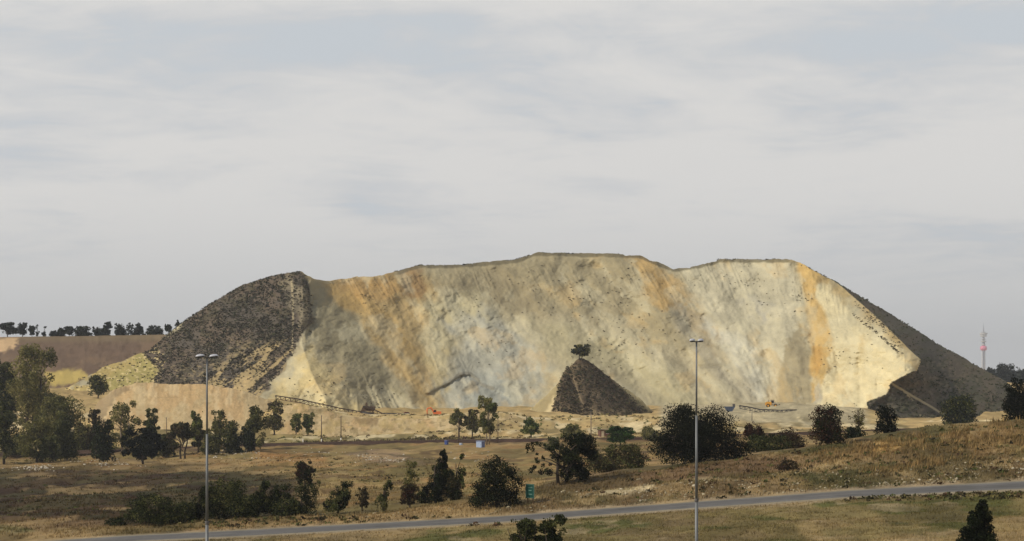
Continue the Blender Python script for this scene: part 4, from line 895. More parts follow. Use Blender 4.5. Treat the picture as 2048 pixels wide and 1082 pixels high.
def plant(name, px, Y, top, wpx, kind, pal, label, cat='tree', group=None, base=None, z=None, stems=1, thick=1.0, dens=1.0, bark=None, lean=0.0, gaps=None, seed=None, extra=None, mix=None):
    tree_seed[0] += 1; r = np.random.default_rng(seed if seed is not None else tree_seed[0])
    if base is not None: Y = float(unproject([px], [base], 235.0 if base < 1000 else 150)[0]) if Y is None else Y
    X = float(px2x(px, Y)); z0 = float(ground_z(np.array([X]), np.array([Y]))[0]) if z is None else z
    h = (float(py2z(top, Y)) - z0); w = wpx / F * Y; h = max(h, 0.6)
    lobes = lobes_for(kind, w, h, r)
    # fit the lobes to the wanted outline
    Lz = np.array(lobes); zt = (Lz[:, 2] + Lz[:, 5] * 1.0).max(); xa = (Lz[:, 0] - Lz[:, 3]).min(); xb = (Lz[:, 0] + Lz[:, 3]).max()
    sxx = w / (xb - xa); szz = h / zt; cx = (xa + xb) / 2
    lobes = [((l[0] - cx) * sxx, l[1] * sxx, l[2] * szz, l[3] * sxx, l[4] * sxx, l[5] * szz) for l in lobes]
    if extra: lobes += [(a * w, b_ * w, c_ * h, d_ * w, d_ * w, e_ * h) for a, b_, c_, d_, e_ in extra]
    ppm = F / Y / 2; leaf = max(0.15, 1.7 / ppm * (0.85 if Y < 400 else 1.0))
    area = w * h * ppm * ppm; n = int(np.clip(area * 5.2 * dens * LOOSE.get(kind, 1.0), 300, 40000))
    if gaps is None: gaps = {'sparse': 0.40, 'euc': 0.31, 'open': 0.34, 'lean': 0.27, 'poplar': 0.32}.get(kind, 0.22)
    root = tag(empty(name, (X, Y, z0)), label, cat, group)
    if name != 'shrub' or kind in ('sparse', 'lean', 'round', 'flat'):
        make_trunk(lobes, w, h, r, stems, thick, lean).build('trunk', bark or M_BARK, root, True)
    else:
        make_trunk(lobes, w, h * 0.8, r, 3, 0.5, lean).build('stems', bark or M_BARK, root, True)
    colors = LEAFC[pal] + (LEAFC[mix] if mix else [])
    link('crown' if name != 'shrub' else 'foliage', make_crown(lobes, n, leaf, colors, r, gaps), M_LEAF, root)
    return root

GL = 'trees and bushes around the railway at the left'
plant('gum_tree', 66, 715, 681, 122, 'euc', 'olive', 'tallest olive gum tree at the far left, rising against the brown plateau slope', group=GL, stems=2, dens=1.25, gaps=0.3)
plant('gum_tree', 14, 720, 716, 66, 'round', 'mid', 'darker green tree at the left edge behind the tallest gum', group=GL)
plant('gum_tree', 8, 592, 800, 66, 'euc', 'mid', 'dark ragged tree cut by the left edge of the photo above the fence', group=GL, dens=1.2)
plant('gum_tree', 120, 655, 783, 105, 'euc', 'olive', 'wide olive gum tree right of and below the tallest gum', group=GL, stems=2, dens=1.3, gaps=0.3)
plant('shrub', 128, 612, 822, 64, 'dome', 'mid', 'dark green bush in front of the wide olive gum tree', 'bush', GL)
plant('gum_tree', 78, 603, 826, 92, 'euc', 'olive', 'drooping olive tree growing above the white rubble behind the fence', group=GL, stems=2, dens=1.2, gaps=0.3)
plant('shrub', 100, 598, 868, 56, 'dome', 'mid', 'low dark bush at the right end of the wire fence', 'bush', GL)
plant('gum_tree', 196, 838, 747, 44, 'euc', 'mid', 'small lone gum tree in front of the left end of the tan heap', group=GL, dens=1.2)
plant('gum_tree', 188, 640, 815, 30, 'poplar', 'brown', 'thin brownish tree behind the narrow dark egg-shaped tree', group=GL)
plant('gum_tree', 250, 622, 798, 68, 'euc', 'olive', 'pale open gum tree with two rounded heads before the tan heap', group=GL, stems=2, gaps=0.34, dens=0.95, bark=M_PALEBARK)
plant('gum_tree', 206, 566, 836, 54, 'dome', 'dark', 'narrow dark egg-shaped tree left of the big round dark tree', group=GL)
plant('gum_tree', 304, 600, 815, 40, 'round', 'mid', 'tree top poking up behind the big round dark tree', group=GL)
plant('gum_tree', 287, 552, 853, 98, 'round', 'black', 'big round dark tree with its trunk showing over bare ground', group=GL, dens=1.2)
plant('gum_tree', 366, 585, 842, 86, 'flat', 'brown', 'flat-topped umbrella tree with a dark forked trunk left of the lamp post', group=GL, mix='mid', stems=2, dens=1.1)
plant('gum_tree', 396, 612, 820, 36, 'round', 'light', 'light green tree just left of the left lamp post', group=GL)
plant('gum_tree', 436, 612, 817, 46, 'euc', 'olive', 'olive tree just right of the left lamp post', group=GL, dens=1.2)
plant('shrub', 463, 606, 838, 44, 'dome', 'mid', 'dark bushy tree between the olive tree and the tall ragged gum', 'bush', GL)
plant('gum_tree', 509, 615, 802, 56, 'euc', 'mid', 'tall ragged gum tree in front of the right end of the tan heap', group=GL, dens=1.3, gaps=0.3, mix='olive')
plant('shrub', 490, 605, 852, 44, 'dome', 'dark', 'dark bush at the foot of the tall ragged gum', 'bush', GL)
plant('gum_tree', 549, 715, 796, 44, 'euc', 'olive', 'hazy olive tree right of the tall ragged gum below the conveyor', group=GL, mix='brown')
plant('shrub', 592, 712, 826, 26, 'round', 'light', 'pale green bush below the conveyor, left one of a pair', 'bush', GL)
plant('shrub', 616, 714, 824, 30, 'round', 'light', 'pale green bush below the conveyor, right one of a pair', 'bush', GL)
plant('shrub', 34, 640, 862, 74, 'dome', 'olive', 'low olive scrub between the two left-edge trees above the fence', 'bush', GL, mix='mid')
plant('shrub', 163, 648, 840, 52, 'dome', 'olive', 'low olive bush left of the narrow dark egg-shaped tree', 'bush', GL, mix='brown')
plant('shrub', 332, 606, 868, 46, 'dome', 'brown', 'low brown bush behind the gap beside the flat-topped umbrella tree', 'bush', GL, mix='mid')
plant('shrub', 420, 602, 856, 46, 'dome', 'mid', 'dark low bush behind the left lamp post between two olive trees', 'bush', GL, mix='olive')
GM = 'trees beside the railway in the middle'
plant('gum_tree', 976, 600, 789, 46, 'poplar', 'light', 'tall slender gum tree with pale twin stems beside the pale blue cabinet', group=GM, stems=2, thick=0.6, bark=M_PALEBARK, mix='olive', dens=1.3, gaps=0.28)
plant('gum_tree', 919, 690, 816, 44, 'flat', 'olive', 'small flat-topped tree left of the tall slender gum', group=GM)
plant('gum_tree', 945, 688, 818, 36, 'round', 'olive', 'olive bush tight against the left of the tall slender gum', group=GM, mix='brown')
plant('shrub', 1062, 690, 833, 46, 'round', 'light', 'round light green bush left of the dark remnant mound', 'bush', GM, mix='green')
plant('shrub', 1148, 660, 846, 60, 'dome', 'olive', 'low grey-green bush at the foot of the dark remnant mound', 'bush', GM)
plant('shrub', 1108, 520, 872, 46, 'dome', 'mid', 'dull green bush behind the black spreading tree', 'bush', GM)
plant('round_tree', 1240, 560, 851, 64, 'round', 'green', 'bright green rounded tree right of the brick hut', group=GM, dens=1.2)
plant('shrub', 1300, 640, 850, 40, 'dome', 'olive', 'grey-green bush left of the huge black tree', 'bush', GM)
GC = 'dark trees on the crest of the road bank'
plant('thorn_tree', 1124, None, 863, 150, 'open', 'black', 'black spreading thorn tree with bare limbs reaching left', base=966, group=GC, stems=2, lean=0.12, dens=1.25, mix='dark')
plant('shrub', 1210, 330, 885, 92, 'dome', 'brown', 'dull olive bush between the thorn tree and the huge black tree', 'bush', GC, mix='mid')
plant('shrub', 1265, 322, 882, 76, 'dome', 'brown', 'second dull olive bush, hard against the huge black tree', 'bush', GC, mix='mid')
plant('oak_tree', 1400, 291, 804, 224, 'dome', 'black', 'huge black rounded tree behind the right lamp post', group=GC, dens=1.7, seed=21, gaps=0.08, extra=[(0, 0, .42, .40, .42), (-.12, 0, .6, .26, .28), (.14, 0, .6, .26, .26), (-.25, 0, .3, .22, .28), (.26, 0, .3, .22, .26)])
plant('shrub', 1512, 330, 840, 56, 'round', 'red', 'reddish brown bush right of the huge black tree', 'bush', GC)
plant('shrub', 1530, 318, 866, 116, 'dome', 'dark', 'dark green low bush below the reddish brown bush', 'bush', GC, mix='mid')
plant('shrub', 1582, 330, 850, 70, 'dome', 'red', 'rusty low bush left of the dark tree with rusty edges', 'bush', GC, mix='brown')
plant('oak_tree', 1655, 289, 804, 92, 'dome', 'dark', 'upright dark tree with rusty edges standing on the bank', group=GC, mix='red', dens=1.1)
plant('thorn_tree', 1716, 350, 806, 42, 'euc', 'olive', 'sparse yellowish sapling showing sand through its leaves', group=GC, mix='brown', gaps=0.46, dens=0.55)
plant('shrub', 1708, 310, 850, 56, 'dome', 'dark', 'dark low bush below the sparse yellowish sapling', 'bush', GC)
plant('oak_tree', 1774, 304, 808, 58, 'dome', 'black', 'round black tree standing right of the sparse sapling', group=GC)
plant('oak_tree', 2036, 345, 750, 72, 'dome', 'black', 'dark tree cut by the right edge of the photo', group=GC)
plant('shrub', 1918, 560, 786, 84, 'dome', 'mid', 'dim dark bush at the foot of the dump behind the grassy bank', 'bush', GC, mix='haze')
plant('shrub', 1855, 330, 848, 24, 'dome', 'brown', 'small pinkish dry bush at the end of the pale track', 'bush', GC)
plant('shrub', 1578, None, 918, 60, 'dome', 'red', 'flat dark dead bush lying on the bank left of the pale stones', 'bush', GC, base=936, mix='brown')
GR = 'dark bushes along the far side of the road'
plant('shrub', 232, 262, 1034, 56, 'dome', 'dark', 'small dark bush at the left end of the roadside row', 'bush', GR)
plant('shrub', 306, 264, 982, 132, 'dome', 'dark', 'broad dark bush left of the left lamp post by the road', 'bush', GR, mix='mid', gaps=0.3)
plant('shrub', 398, 266, 968, 74, 'lean', 'dark', 'dark bush partly behind the left lamp post', 'bush', GR, mix='mid')
plant('shrub', 452, 268, 954, 126, 'dome', 'dark', 'tallest broad dark bush just right of the left lamp post', 'bush', GR, mix='mid', gaps=0.3)
plant('shrub', 512, 266, 958, 60, 'lean', 'dark', 'thin dark bush swept to the right, leftmost of the swept ones', 'bush', GR, mix='mid')
plant('shrub', 552, 266, 964, 70, 'lean', 'dark', 'dark bush swept to the right, middle of the swept ones', 'bush', GR, mix='mid')
plant('shrub', 602, 266, 960, 84, 'lean', 'dark', 'wide dark bush swept to the right, below the reddish lone shrub', 'bush', GR, mix='mid')
plant('shrub', 609, 345, 920, 48, 'round', 'red', 'reddish dark lone shrub in the meadow above the roadside bushes', 'bush', 'lone shrubs in the meadow', mix='dark')
plant('shrub', 676, 265, 960, 66, 'lean', 'dark', 'upright dark bush standing alone right of the swept ones', 'bush', GR, mix='mid')
plant('shrub', 724, 268, 972, 30, 'round', 'brown', 'small brownish bush between two dark roadside bushes', 'bush', GR)
plant('shrub', 768, 266, 959, 40, 'lean', 'mid', 'thin see-through bush with a leaning top left of the brown bush', 'bush', GR, gaps=0.4)
plant('shrub', 822, 275, 915, 38, 'euc', 'olive', 'light feathery sapling left of the tall pointed dark tree', 'bush', GR, dens=0.9, gaps=0.42)
plant('shrub', 820, 264, 966, 44, 'round', 'brown', 'brown rounded bush at the foot of the feathery sapling', 'bush', GR, mix='red')
plant('pine_tree', 872, 270, 897, 86, 'cone', 'black', 'tall pointed dark tree above the road in the middle', group=GR, dens=1.25, mix='dark')
plant('shrub', 912, 280, 906, 44, 'lean', 'light', 'light green leaning sapling right of the pointed dark tree', 'bush', GR, mix='dark', gaps=0.36)
plant('shrub', 905, 268, 945, 46, 'dome', 'dark', 'dark bush at the foot of the light green leaning sapling', 'bush', GR, mix='brown')
plant('oak_tree', 992, 252, 908, 122, 'dome', 'black', 'big black tree left of the green road sign', group=GR, mix='dark', dens=1.15, gaps=0.3)
plant('shrub', 352, 264, 1000, 70, 'dome', 'dark', 'low dark bush filling the gap left of the left lamp post', 'bush', GR, mix='mid')
plant('shrub', 486, 264, 990, 64, 'dome', 'mid', 'low dark bush at the foot of the tallest roadside bush', 'bush', GR, mix='dark')
plant('shrub', 574, 263, 992, 66, 'dome', 'dark', 'low dark bush between the two swept bushes furthest right', 'bush', GR, mix='mid')
GF = 'shrubs on the near side of the road'
plant('thorn_tree', 1048, 172, 1033, 104, 'airy', 'mid', 'airy shrub with dark leaf tufts below the green road sign, left crown', 'shrub', GF, stems=3, dens=2.0, mix='dark', thick=0.6, gaps=0.46)
plant('thorn_tree', 1103, 170, 1027, 78, 'airy', 'mid', 'airy shrub right of its twin below the green road sign', 'shrub', GF, stems=2, dens=1.7, mix='dark', thick=0.6, gaps=0.48)
plant('pine_tree', 1948, 150, 998, 128, 'cypress', 'black', 'pointed dark shrub at the bottom right of the photo', 'shrub', GF, mix='dark', dens=1.8, gaps=0.12)
# lone tree on the remnant mound
plant('thorn_tree', 1161, 874, 688, 42, 'round', 'olive', 'lone grey-green tree on the very top of the dark remnant mound', z=float(py2z(718, 874)), stems=2, mix='haze', dens=1.2)
# skyline trees on the plateau
GS = 'trees on the skyline of the brown plateau'
sky = [(15, 643, 46, 'round', 'haze', 'broad dark skyline tree at the far left of the plateau'), (45, 643, 22, 'euc', 'haze', 'open skyline tree right of the broad far left one'),
       (64, 651, 15, 'round', 'haze', 'low rounded skyline tree between the open tree and two thin saplings'), (75, 650, 7, 'sparse', 'haze', 'thinnest sapling on the plateau skyline'), (88, 652, 10, 'lean', 'haze', 'short upright skyline sapling standing by itself'),
       (107, 660, 20, 'dome', 'haze', 'low bush starting the middle skyline clump'), (122, 655, 20, 'dome', 'haze', 'low hazy bush in the middle skyline clump'), (139, 652, 28, 'round', 'haze', 'rounded tree in the middle skyline clump'), (165, 651, 44, 'dome', 'haze', 'broad dark tree ending the middle skyline clump'),
       (192, 651, 18, 'round', 'haze', 'small tree left of the lollipop-shaped skyline tree'), (205, 655, 36, 'dome', 'haze', 'low bush under the lollipop-shaped skyline tree'), (216, 643, 19, 'flat', 'haze', 'open lollipop-shaped tree on the skyline'),
       (240, 644, 25, 'dome', 'haze', 'upright oval dark tree on the skyline'), (269, 645, 42, 'dome', 'haze', 'broad slanting tree right of the upright oval skyline tree'), (308, 650, 40, 'dome', 'haze', 'broad low tree on the skyline nearest the dump'),
       (337, 648, 16, 'round', 'haze', 'small tree where the plateau meets the scrubby flank'), (356, 640, 12, 'round', 'haze', 'highest small tree on the edge of the scrubby flank')]
for px, tp, w, k, pal, lab in sky:
    plant('skyline_tree', px, 1196, tp, w, k, pal, lab, group=GS, z=float(py2z(674 if px < 330 else 668, 1196)), dens=1.4, mix='dark')
# beyond the right end of the dump
GD_ = 'hazy trees beyond the right end of the dump'
plant('distant_tree', 2014, 1650, 725, 62, 'dome', 'haze', 'large hazy rounded tree beyond the right end of the dump', group=GD_, z=float(py2z(768, 1650)), dens=1.5)
plant('distant_tree', 1983, 1700, 734, 20, 'round', 'haze', 'small hazy tree right of the far tower', group=GD_, z=float(py2z(762, 1700)), dens=1.5)
plant('distant_tree', 2052, 1600, 736, 44, 'dome', 'haze', 'hazy tree behind the dark tree at the right edge', group=GD_, z=float(py2z(770, 1600)), dens=1.5)

# ------------------------------------------------------------------ lamp posts
def lamp_post(px, Y, top_py, spread, label, tilt, yaw):
    X = float(px2x(px, Y)); z0 = float(ground_z(np.array([X]), np.array([Y]))[0]); zt = float(py2z(top_py, Y)); h = zt - z0
    root = tag(empty('lamp_post', (X, Y, z0), yaw), label, 'lamp post', 'tall lamp posts in front of the road')
    MB().tube([(0, 0, -0.2), (0, 0, h * 0.36)], [0.125, 0.115], 14).tube([(0, 0, h * 0.36), (0, 0, h * 0.70)], [0.103, 0.086], 14).tube([(0, 0, h * 0.70), (0, 0, h - 0.12)], [0.074, 0.058], 14).build('pole', M_STEEL, root, True)
    MB().lathe([(0.135, -0.12), (0.15, -0.08), (0.15, 0.08), (0.135, 0.12)], 14, (0, 0, h * 0.36)).build('collar', M_GREYST, root)
    MB().lathe([(0.24, -0.05), (0.24, 0.06), (0.15, 0.12), (0.13, 0.30)], 14).build('base_flange', M_GREYST, root)
    MB().tube([(-spread * 0.55, 0, h - 0.06), (0, 0, h - 0.10), (spread * 0.55, 0, h - 0.06)], 0.04, 8).lathe([(0.07, -0.2), (0.08, -0.1), (0.07, -0.02)], 10, (0, 0, h)).build('bracket', M_GREYST, root)
    for s in (-1, 1):
        hd = empty('lamp_head', (s * spread * 0.62, 0, h)); hd.parent = root; hd.rotation_euler = (0, s * -tilt, 0 if s > 0 else math.pi)
        prof = [(0.02, 0.145), (0.5, 0.13), (0.82, 0.085), (0.97, 0.03), (1.0, 0.0), (0.97, -0.03)]
        L_ = spread * 0.42
        MB().lathe([(r_ * L_, z_ * 0.95) for r_, z_ in prof], 22, (0, 0, 0), 1.0, 0.55).build('housing', M_HEAD, hd, True)
        MB().lathe([(0.90 * L_, -0.035), (0.84 * L_, -0.085), (0.5 * L_, -0.12), (0.05 * L_, -0.125)], 22, (0, 0, 0), 1.0, 0.52).build('lens', M_LENS, hd, True)
    return root
lamp_post(414, 150, 712, 0.80, 'left lamp post, its twin lamp heads spread wide against the dark scrubby flank', 0.10, 0.25)
lamp_post(1393, 150, 681, 0.55, 'right lamp post, its twin lamp heads set before the pale sand face', 0.06, 0.35)

# ------------------------------------------------------------------ road sign
Y = 251.0; X = float(px2x(1060, Y)); z0 = float(ground_z(np.array([X]), np.array([Y]))[0])
sg = tag(empty('road_sign', (X, Y, z0), R(-52)), 'green road sign on two timber posts at the far edge of the road', 'road sign')
zt = float(py2z(968, Y)) - z0; pw, ph = 1.7, 1.75
MB().box((0, 0, zt - ph / 2), (pw, 0.05, ph), bev=0.02).build('panel', M_GREEN, sg)
b = MB()
for c_, d_ in (((0, -0.032, zt - 0.07), (pw - 0.1, 0.012, 0.045)), ((0, -0.032, zt - ph + 0.07), (pw - 0.1, 0.012, 0.045)), ((-pw / 2 + 0.07, -0.032, zt - ph / 2), (0.045, 0.012, ph - 0.19)), ((pw / 2 - 0.07, -0.032, zt - ph / 2), (0.045, 0.012, ph - 0.19))): b.box(c_, d_)
b.build('border', M_SIGNWHITE, sg)
for zz_, w_ in ((0.42, 0.9), (0.78, 0.6), (1.25, 0.8)): MB().box((0.05, -0.032, zt - zz_), (w_, 0.012, 0.11)).build('worn_text_line', M_SIGNWHITE, sg)
for s in (-0.55, 0.55): MB().tube([(s, 0.09, -0.3), (s, 0.09, zt - 0.15)], [0.075, 0.065], 8).build('post', M_WOODPOST, sg, True)

# ------------------------------------------------------------------ poles, posts, fence, hut, cabinets
def gz(px, Y): return float(ground_z(np.array([float(px2x(px, Y))]), np.array([Y]))[0])
GP = 'bare poles along the railway'
def pole(px, Y, top, label, mat=M_POLE, band=False, rad=0.15, arm=False):
    X = float(px2x(px, Y)); z0 = gz(px, Y); h = float(py2z(top, Y)) - z0
    root = tag(empty('utility_pole', (X, Y, z0)), label, 'pole', GP)
    MB().tube([(0, 0, -0.3), (0, 0, h)], [rad * 1.15, rad * 0.8], 8).build('shaft', mat, root, True)
    MB().lathe([(rad * 0.95, 0), (rad * 0.95, 0.12), (rad * 0.3, 0.25)], 8, (0, 0, h)).build('cap', M_GREYST, root)
    if band: MB().tube([(0, 0, 0.1), (0, 0, 1.6)], rad * 1.25, 8).build('painted_band', M_WHITE, root, True)
    if arm: MB().box((0, 0, h - 0.8), (2.2, 0.14, 0.16)).build('crossarm', mat, root)
pole(643, 668, 832, 'brown pole with a white painted foot, left of a pair by the railway', band=True)
pole(682, 668, 834, 'brown pole with a white painted foot, right of a pair by the railway', band=True)
pole(917, 635, 838, 'thin pole right of the small deep blue cabinet', rad=0.11)
pole(996, 640, 824, 'thin pole just right of the tall slender gum tree', rad=0.11)
pole(333, 655, 836, 'short dark pole in front of the tan heap above the umbrella tree', rad=0.12)
pole(1182, 662, 824, 'pale pole standing before the dark remnant mound', mat=M_PALEBARK, rad=0.16, arm=False)
pole(1504, 735, 822, 'thin grey pole below the right-hand conveyor', mat=M_GREYST, rad=0.13)
X = float(px2x(606, 655)); o = tag(MB().tube([(0, 0, -0.2), (0, 0, 1.9)], [0.16, 0.13], 8).lathe([(0.15, 0), (0.05, 0.14)], 8, (0, 0, 1.9)).build('marker_post', M_WHITE, None, True, (X, 655, gz(606, 655))), 'short white marker post left of the two brown poles', 'post')

fx0, fx1, FY = -120, 186, 628
fe = tag(empty('wire_fence', (float(px2x(fx0, FY)), FY, gz(fx0, FY))), 'dark wire fence below the left trees along the railway', 'fence')
ox, oz = fe.location.x, fe.location.z; k = 0; posts = []
for q in np.arange(fx0, fx1, 14.0):
    x_ = float(px2x(q, FY)); z_ = gz(q, FY); posts.append((x_ - ox, z_ - oz))
    MB().tube([(x_ - ox, 0, z_ - oz - 0.3), (x_ - ox, 0, z_ - oz + 1.45)], 0.07, 6).build('post', M_POLE, fe)
for hh in (0.5, 0.95, 1.38): MB().tube([(a_, 0.0, c_ + hh) for a_, c_ in posts], 0.03, 4).build('wire', M_RUST, fe)

hut = empty('brick_hut', (float(px2x(1208, 690)), 690, gz(1208, 690)), R(12)); tag(hut, 'small reddish brick hut half hidden left of the bright green tree', 'hut')
hz = 2.3
MB().box((0, 0, hz / 2 - 0.2), (3.4, 3.0, hz + 0.4)).build('wall', M_BRICK, hut)
MB().prism([(-2.0, hz), (2.0, hz + 0.35), (2.0, hz + 0.47), (-2.0, hz + 0.12)], -1.8, 1.8).build('roof', M_RUST, hut)
d_ = MB().box((-0.8, -1.53, 1.0), (0.9, 0.06, 2.0)).build('door', M_CREAM, hut); MB().box((-0.5, -1.58, 1.0), (0.06, 0.05, 0.14)).build('handle', M_DARK, d_)
w_ = MB().box((0.8, -1.53, 1.6), (0.9, 0.06, 0.9)).build('window', M_WHITE, hut); MB().box((0.8, -1.57, 1.6), (0.74, 0.03, 0.74)).build('pane', M_GLASS, w_)

def cabinet(px, base, wpx, hpx, label, front, side, Y):
    X = float(px2x(px, Y)); w = wpx / F * Y; h = hpx / F * Y
    z0 = gz(px, Y)
    root = tag(empty('trackside_cabinet', (X, Y, z0), R(-28)), label, 'cabinet', 'painted cabinets beside the railway')
    MB().box((0, 0, h / 2 - 0.1), (w * 0.86, w * 0.86, h + 0.2), bev=0.03).build('body', side, root)
    d = MB().box((0, -w * 0.43 - 0.03, h * 0.5), (w * 0.80, 0.05, h * 0.9)).build('door', front, root)
    MB().box((w * 0.3, -w * 0.43 - 0.07, h * 0.5), (0.05, 0.04, 0.22)).build('handle', M_DARK, d)
    MB().box((0, 0, h + 0.13), (w * 0.94, w * 0.94, 0.09), taper=0.9).build('lid', front, root)
cabinet(961, 905, 15, 12.5, 'pale blue cabinet with a darker blue side by the tall slender gum', M_PALEBLUE, M_NAVY, 590)
cabinet(893, 897, 7, 8, 'small deep blue cabinet below the railway', M_BLUE, M_BLUE, 622)
cabinet(922, 898, 6, 6, 'smallest pale lilac cabinet between the two blue ones', M_PALEBLUE, M_PALEBLUE, 612)

# ------------------------------------------------------------------ diggings: conveyors, plant, machines
def conveyor(name, pts, Y, label, mat, width=1.3, truss=1.3, legstep=9.0, floor=None):
    P = [Vector((float(px2x(a_, Y)), 0, float(py2z(b_, Y)))) for a_, b_ in pts]
    org = P[0].copy(); z0 = gz(pts[0][0], Y); root = tag(empty(name, (org.x, Y, org.z - truss)), label, 'conveyor', 'conveyors on the diggings')
    Q = [p - Vector((org.x, 0, org.z - truss)) for p in P]
    seg = []
    for i in range(len(Q) - 1):
        n = max(1, int((Q[i + 1] - Q[i]).length / 1.6)); seg += [Q[i].lerp(Q[i + 1], j / n) for j in range(n)]
    seg.append(Q[-1])
    b = MB()
    for s in (-width / 2, width / 2):
        b.tube([(q.x, s, q.z) for q in seg], 0.11, 4); b.tube([(q.x, s, q.z - truss) for q in seg], 0.10, 4)
        for i in range(len(seg) - 1):
            a_, c_ = seg[i], seg[i + 1]; b.tube([(a_.x, s, a_.z), (a_.x, s, a_.z - truss)], 0.08, 4); b.tube([(a_.x, s, a_.z - truss), (c_.x, s, c_.z)], 0.07, 4)
    b.build('truss_frame', mat, root)
    bt = MB(); n = len(seg)
    top = [(q.x, s, q.z + 0.16 + (0.14 if abs(s) > 0.3 else 0)) for q in seg for s in (-width / 2 + 0.08, -0.25, 0.25, width / 2 - 0.08)]
    low = [(x_, y_, z_ - 0.07) for x_, y_, z_ in top]
    fs = [(i * 4 + j, i * 4 + j + 1, i * 4 + j + 5, i * 4 + j + 4) for i in range(n - 1) for j in range(3)]
    bt.add(top, fs).add(low, [f_[::-1] for f_ in fs]).build('belt', M_BELT, root)
    for q in (seg[0], seg[-1]): MB().tube([(q.x, -width / 2, q.z), (q.x, width / 2, q.z)], 0.32, 12).build('end_drum', M_DARK, root)
    L = 0
    for i in range(len(seg)):
        if i % max(1, int(legstep / 1.6)) == 2:
            q = seg[i]; zg = gz((q.x + org.x) * F / Y + 1024, Y) - (org.z - truss) - 0.3
            if q.z - truss - zg < 0.2: zg = q.z - truss - 1.0
            MB().tube([(q.x - 0.25, -width / 2, zg), (q.x, -width / 2, q.z - truss)], 0.11, 5).tube([(q.x + 0.25, width / 2, zg), (q.x, width / 2, q.z - truss)], 0.11, 5).tube([(q.x, -width / 2, (zg + q.z - truss) / 2), (q.x, width / 2, (zg + q.z - truss) / 2)], 0.07, 4).build('trestle_leg', mat, root)
    return root
conveyor('belt_conveyor', [(552, 792), (600, 799), (640, 808), (680, 817), (722, 824)], 800, 'long rusty conveyor running down to the right across the sand', M_RUST)
conveyor('belt_conveyor', [(728, 814), (745, 818), (764, 827)], 806, 'short steep rusty conveyor beside the screening plant', M_RUST, 1.5, 1.2)
conveyor('belt_conveyor', [(768, 827), (800, 827.5), (818, 827)], 812, 'low flat conveyor ending at the red bin', M_GREYST, 1.2, 0.8)
conveyor('belt_conveyor', [(1480, 812), (1500, 815), (1520, 819.5), (1556, 821), (1592, 820.5)], 757, 'grey conveyor with a raised left end on the right-hand pad', M_GREYST, 1.5, 1.0)
Y = 808; X = float(px2x(735, Y)); z0 = gz(735, Y)
sp_ = tag(empty('screening_plant', (X, Y, z0)), 'brown screening plant at the lower end of the long conveyor', 'machinery')
zt = float(py2z(813, Y)) - z0
MB().prism([(-2.6, zt - 1.8), (2.6, zt - 1.8), (3.2, zt), (-1.6, zt + 0.3)], -1.3, 1.3).build('hopper', M_RUST, sp_)
for sx, sy in ((-2.2, -1.1), (2.2, -1.1), (-2.2, 1.1), (2.2, 1.1)): MB().box((sx, sy, (zt - 1.9) / 2 - 0.2), (0.25, 0.25, zt - 1.9 + 0.4)).build('leg', M_RUST, sp_)
MB().box((0, -0.2, zt - 2.5), (5.2, 2.0, 0.9), rot=__import__('mathutils').Matrix.Rotation(0.18, 3, 'Y')).build('screen_deck', M_GREYST, sp_)
MB().box((-0.4, 0, zt + 0.9), (0.9, 0.9, 1.4), taper=0.8).build('motor_housing', M_RUST, sp_)
Y = 815; X = float(px2x(813, Y)); bn = tag(empty('waste_bin', (X, Y, gz(813, Y) - 0.1), R(8)), 'red steel bin between the low conveyor and the orange excavator', 'bin')
b = MB().prism([(-0.75, 0), (0.75, 0), (0.85, 1.35), (-0.85, 1.35)], -0.7, 0.7); b.build('body', M_RED, bn)
MB().box((0, 0, 1.40), (1.8, 1.52, 0.09)).build('rim', M_RUST, bn)
for s in (-0.45, 0, 0.45): MB().box((s, -0.74, 0.7), (0.08, 0.07, 1.2)).build('rib', M_RUST, bn)
Y = 760; X = float(px2x(1459, Y)); z0 = gz(1459, Y)
hp = tag(empty('feed_hopper', (X, Y, z0)), 'blue-grey feed hopper left of the grey conveyor, above the huge black tree', 'machinery')
zt = float(py2z(813, Y)) - z0
MB().prism([(-0.8, zt - 2.0), (0.8, zt - 2.0), (2.0, zt), (-2.0, zt)], -1.3, 1.3).build('bin', M_BLUEGREY, hp)
for sx, sy in ((-0.9, -0.9), (0.9, -0.9), (-0.9, 0.9), (0.9, 0.9)): MB().box((sx, sy, (zt - 1.6) / 2 - 0.2), (0.22, 0.22, zt - 1.6 + 0.4)).build('leg', M_BLUEGREY, hp)
MB().box((1.6, 0, zt + 0.5), (0.9, 0.9, 1.0)).build('control_box', M_GREYST, hp)

# wheel loader: engine to the left, bucket to the right
Y = 848; X = float(px2x(1545, Y)); z0 = gz(1545, Y)
wl = tag(empty('wheel_loader', (X, Y, z0), R(-8)), 'yellow wheel loader with a dark bucket parked on the pale sand pad', 'wheel loader')
b = MB().prism([(-3.0, 0.95), (-0.4, 0.95), (-0.4, 2.35), (-2.2, 2.45), (-3.0, 2.1)], -0.95, 0.95); b.build('engine_hood', M_YELLOW, wl)
MB().prism([(-0.5, 0.8), (1.5, 0.8), (1.7, 1.5), (-0.5, 1.55)], -0.6, 0.6).build('front_chassis', M_CREAM, wl)
cb_ = MB().prism([(-0.75, 1.5), (0.75, 1.5), (0.65, 3.05), (-0.7, 3.05)], -0.75, 0.75).build('cab', M_CREAM, wl)
for s in (-1, 1): MB().prism([(-0.6, 1.9), (0.6, 1.9), (0.55, 2.85), (-0.6, 2.85)], s * 0.76 - 0.01, s * 0.76 + 0.01).build('side_window', M_GLASS, cb_)
MB().box((0, 0, 3.12), (1.65, 1.7, 0.12), bev=0.03).build('cab_roof', M_DARK, wl)
MB().tube([(-1.6, 0.4, 2.4), (-1.6, 0.4, 3.2)], 0.08, 8).build('exhaust', M_DARK, wl)
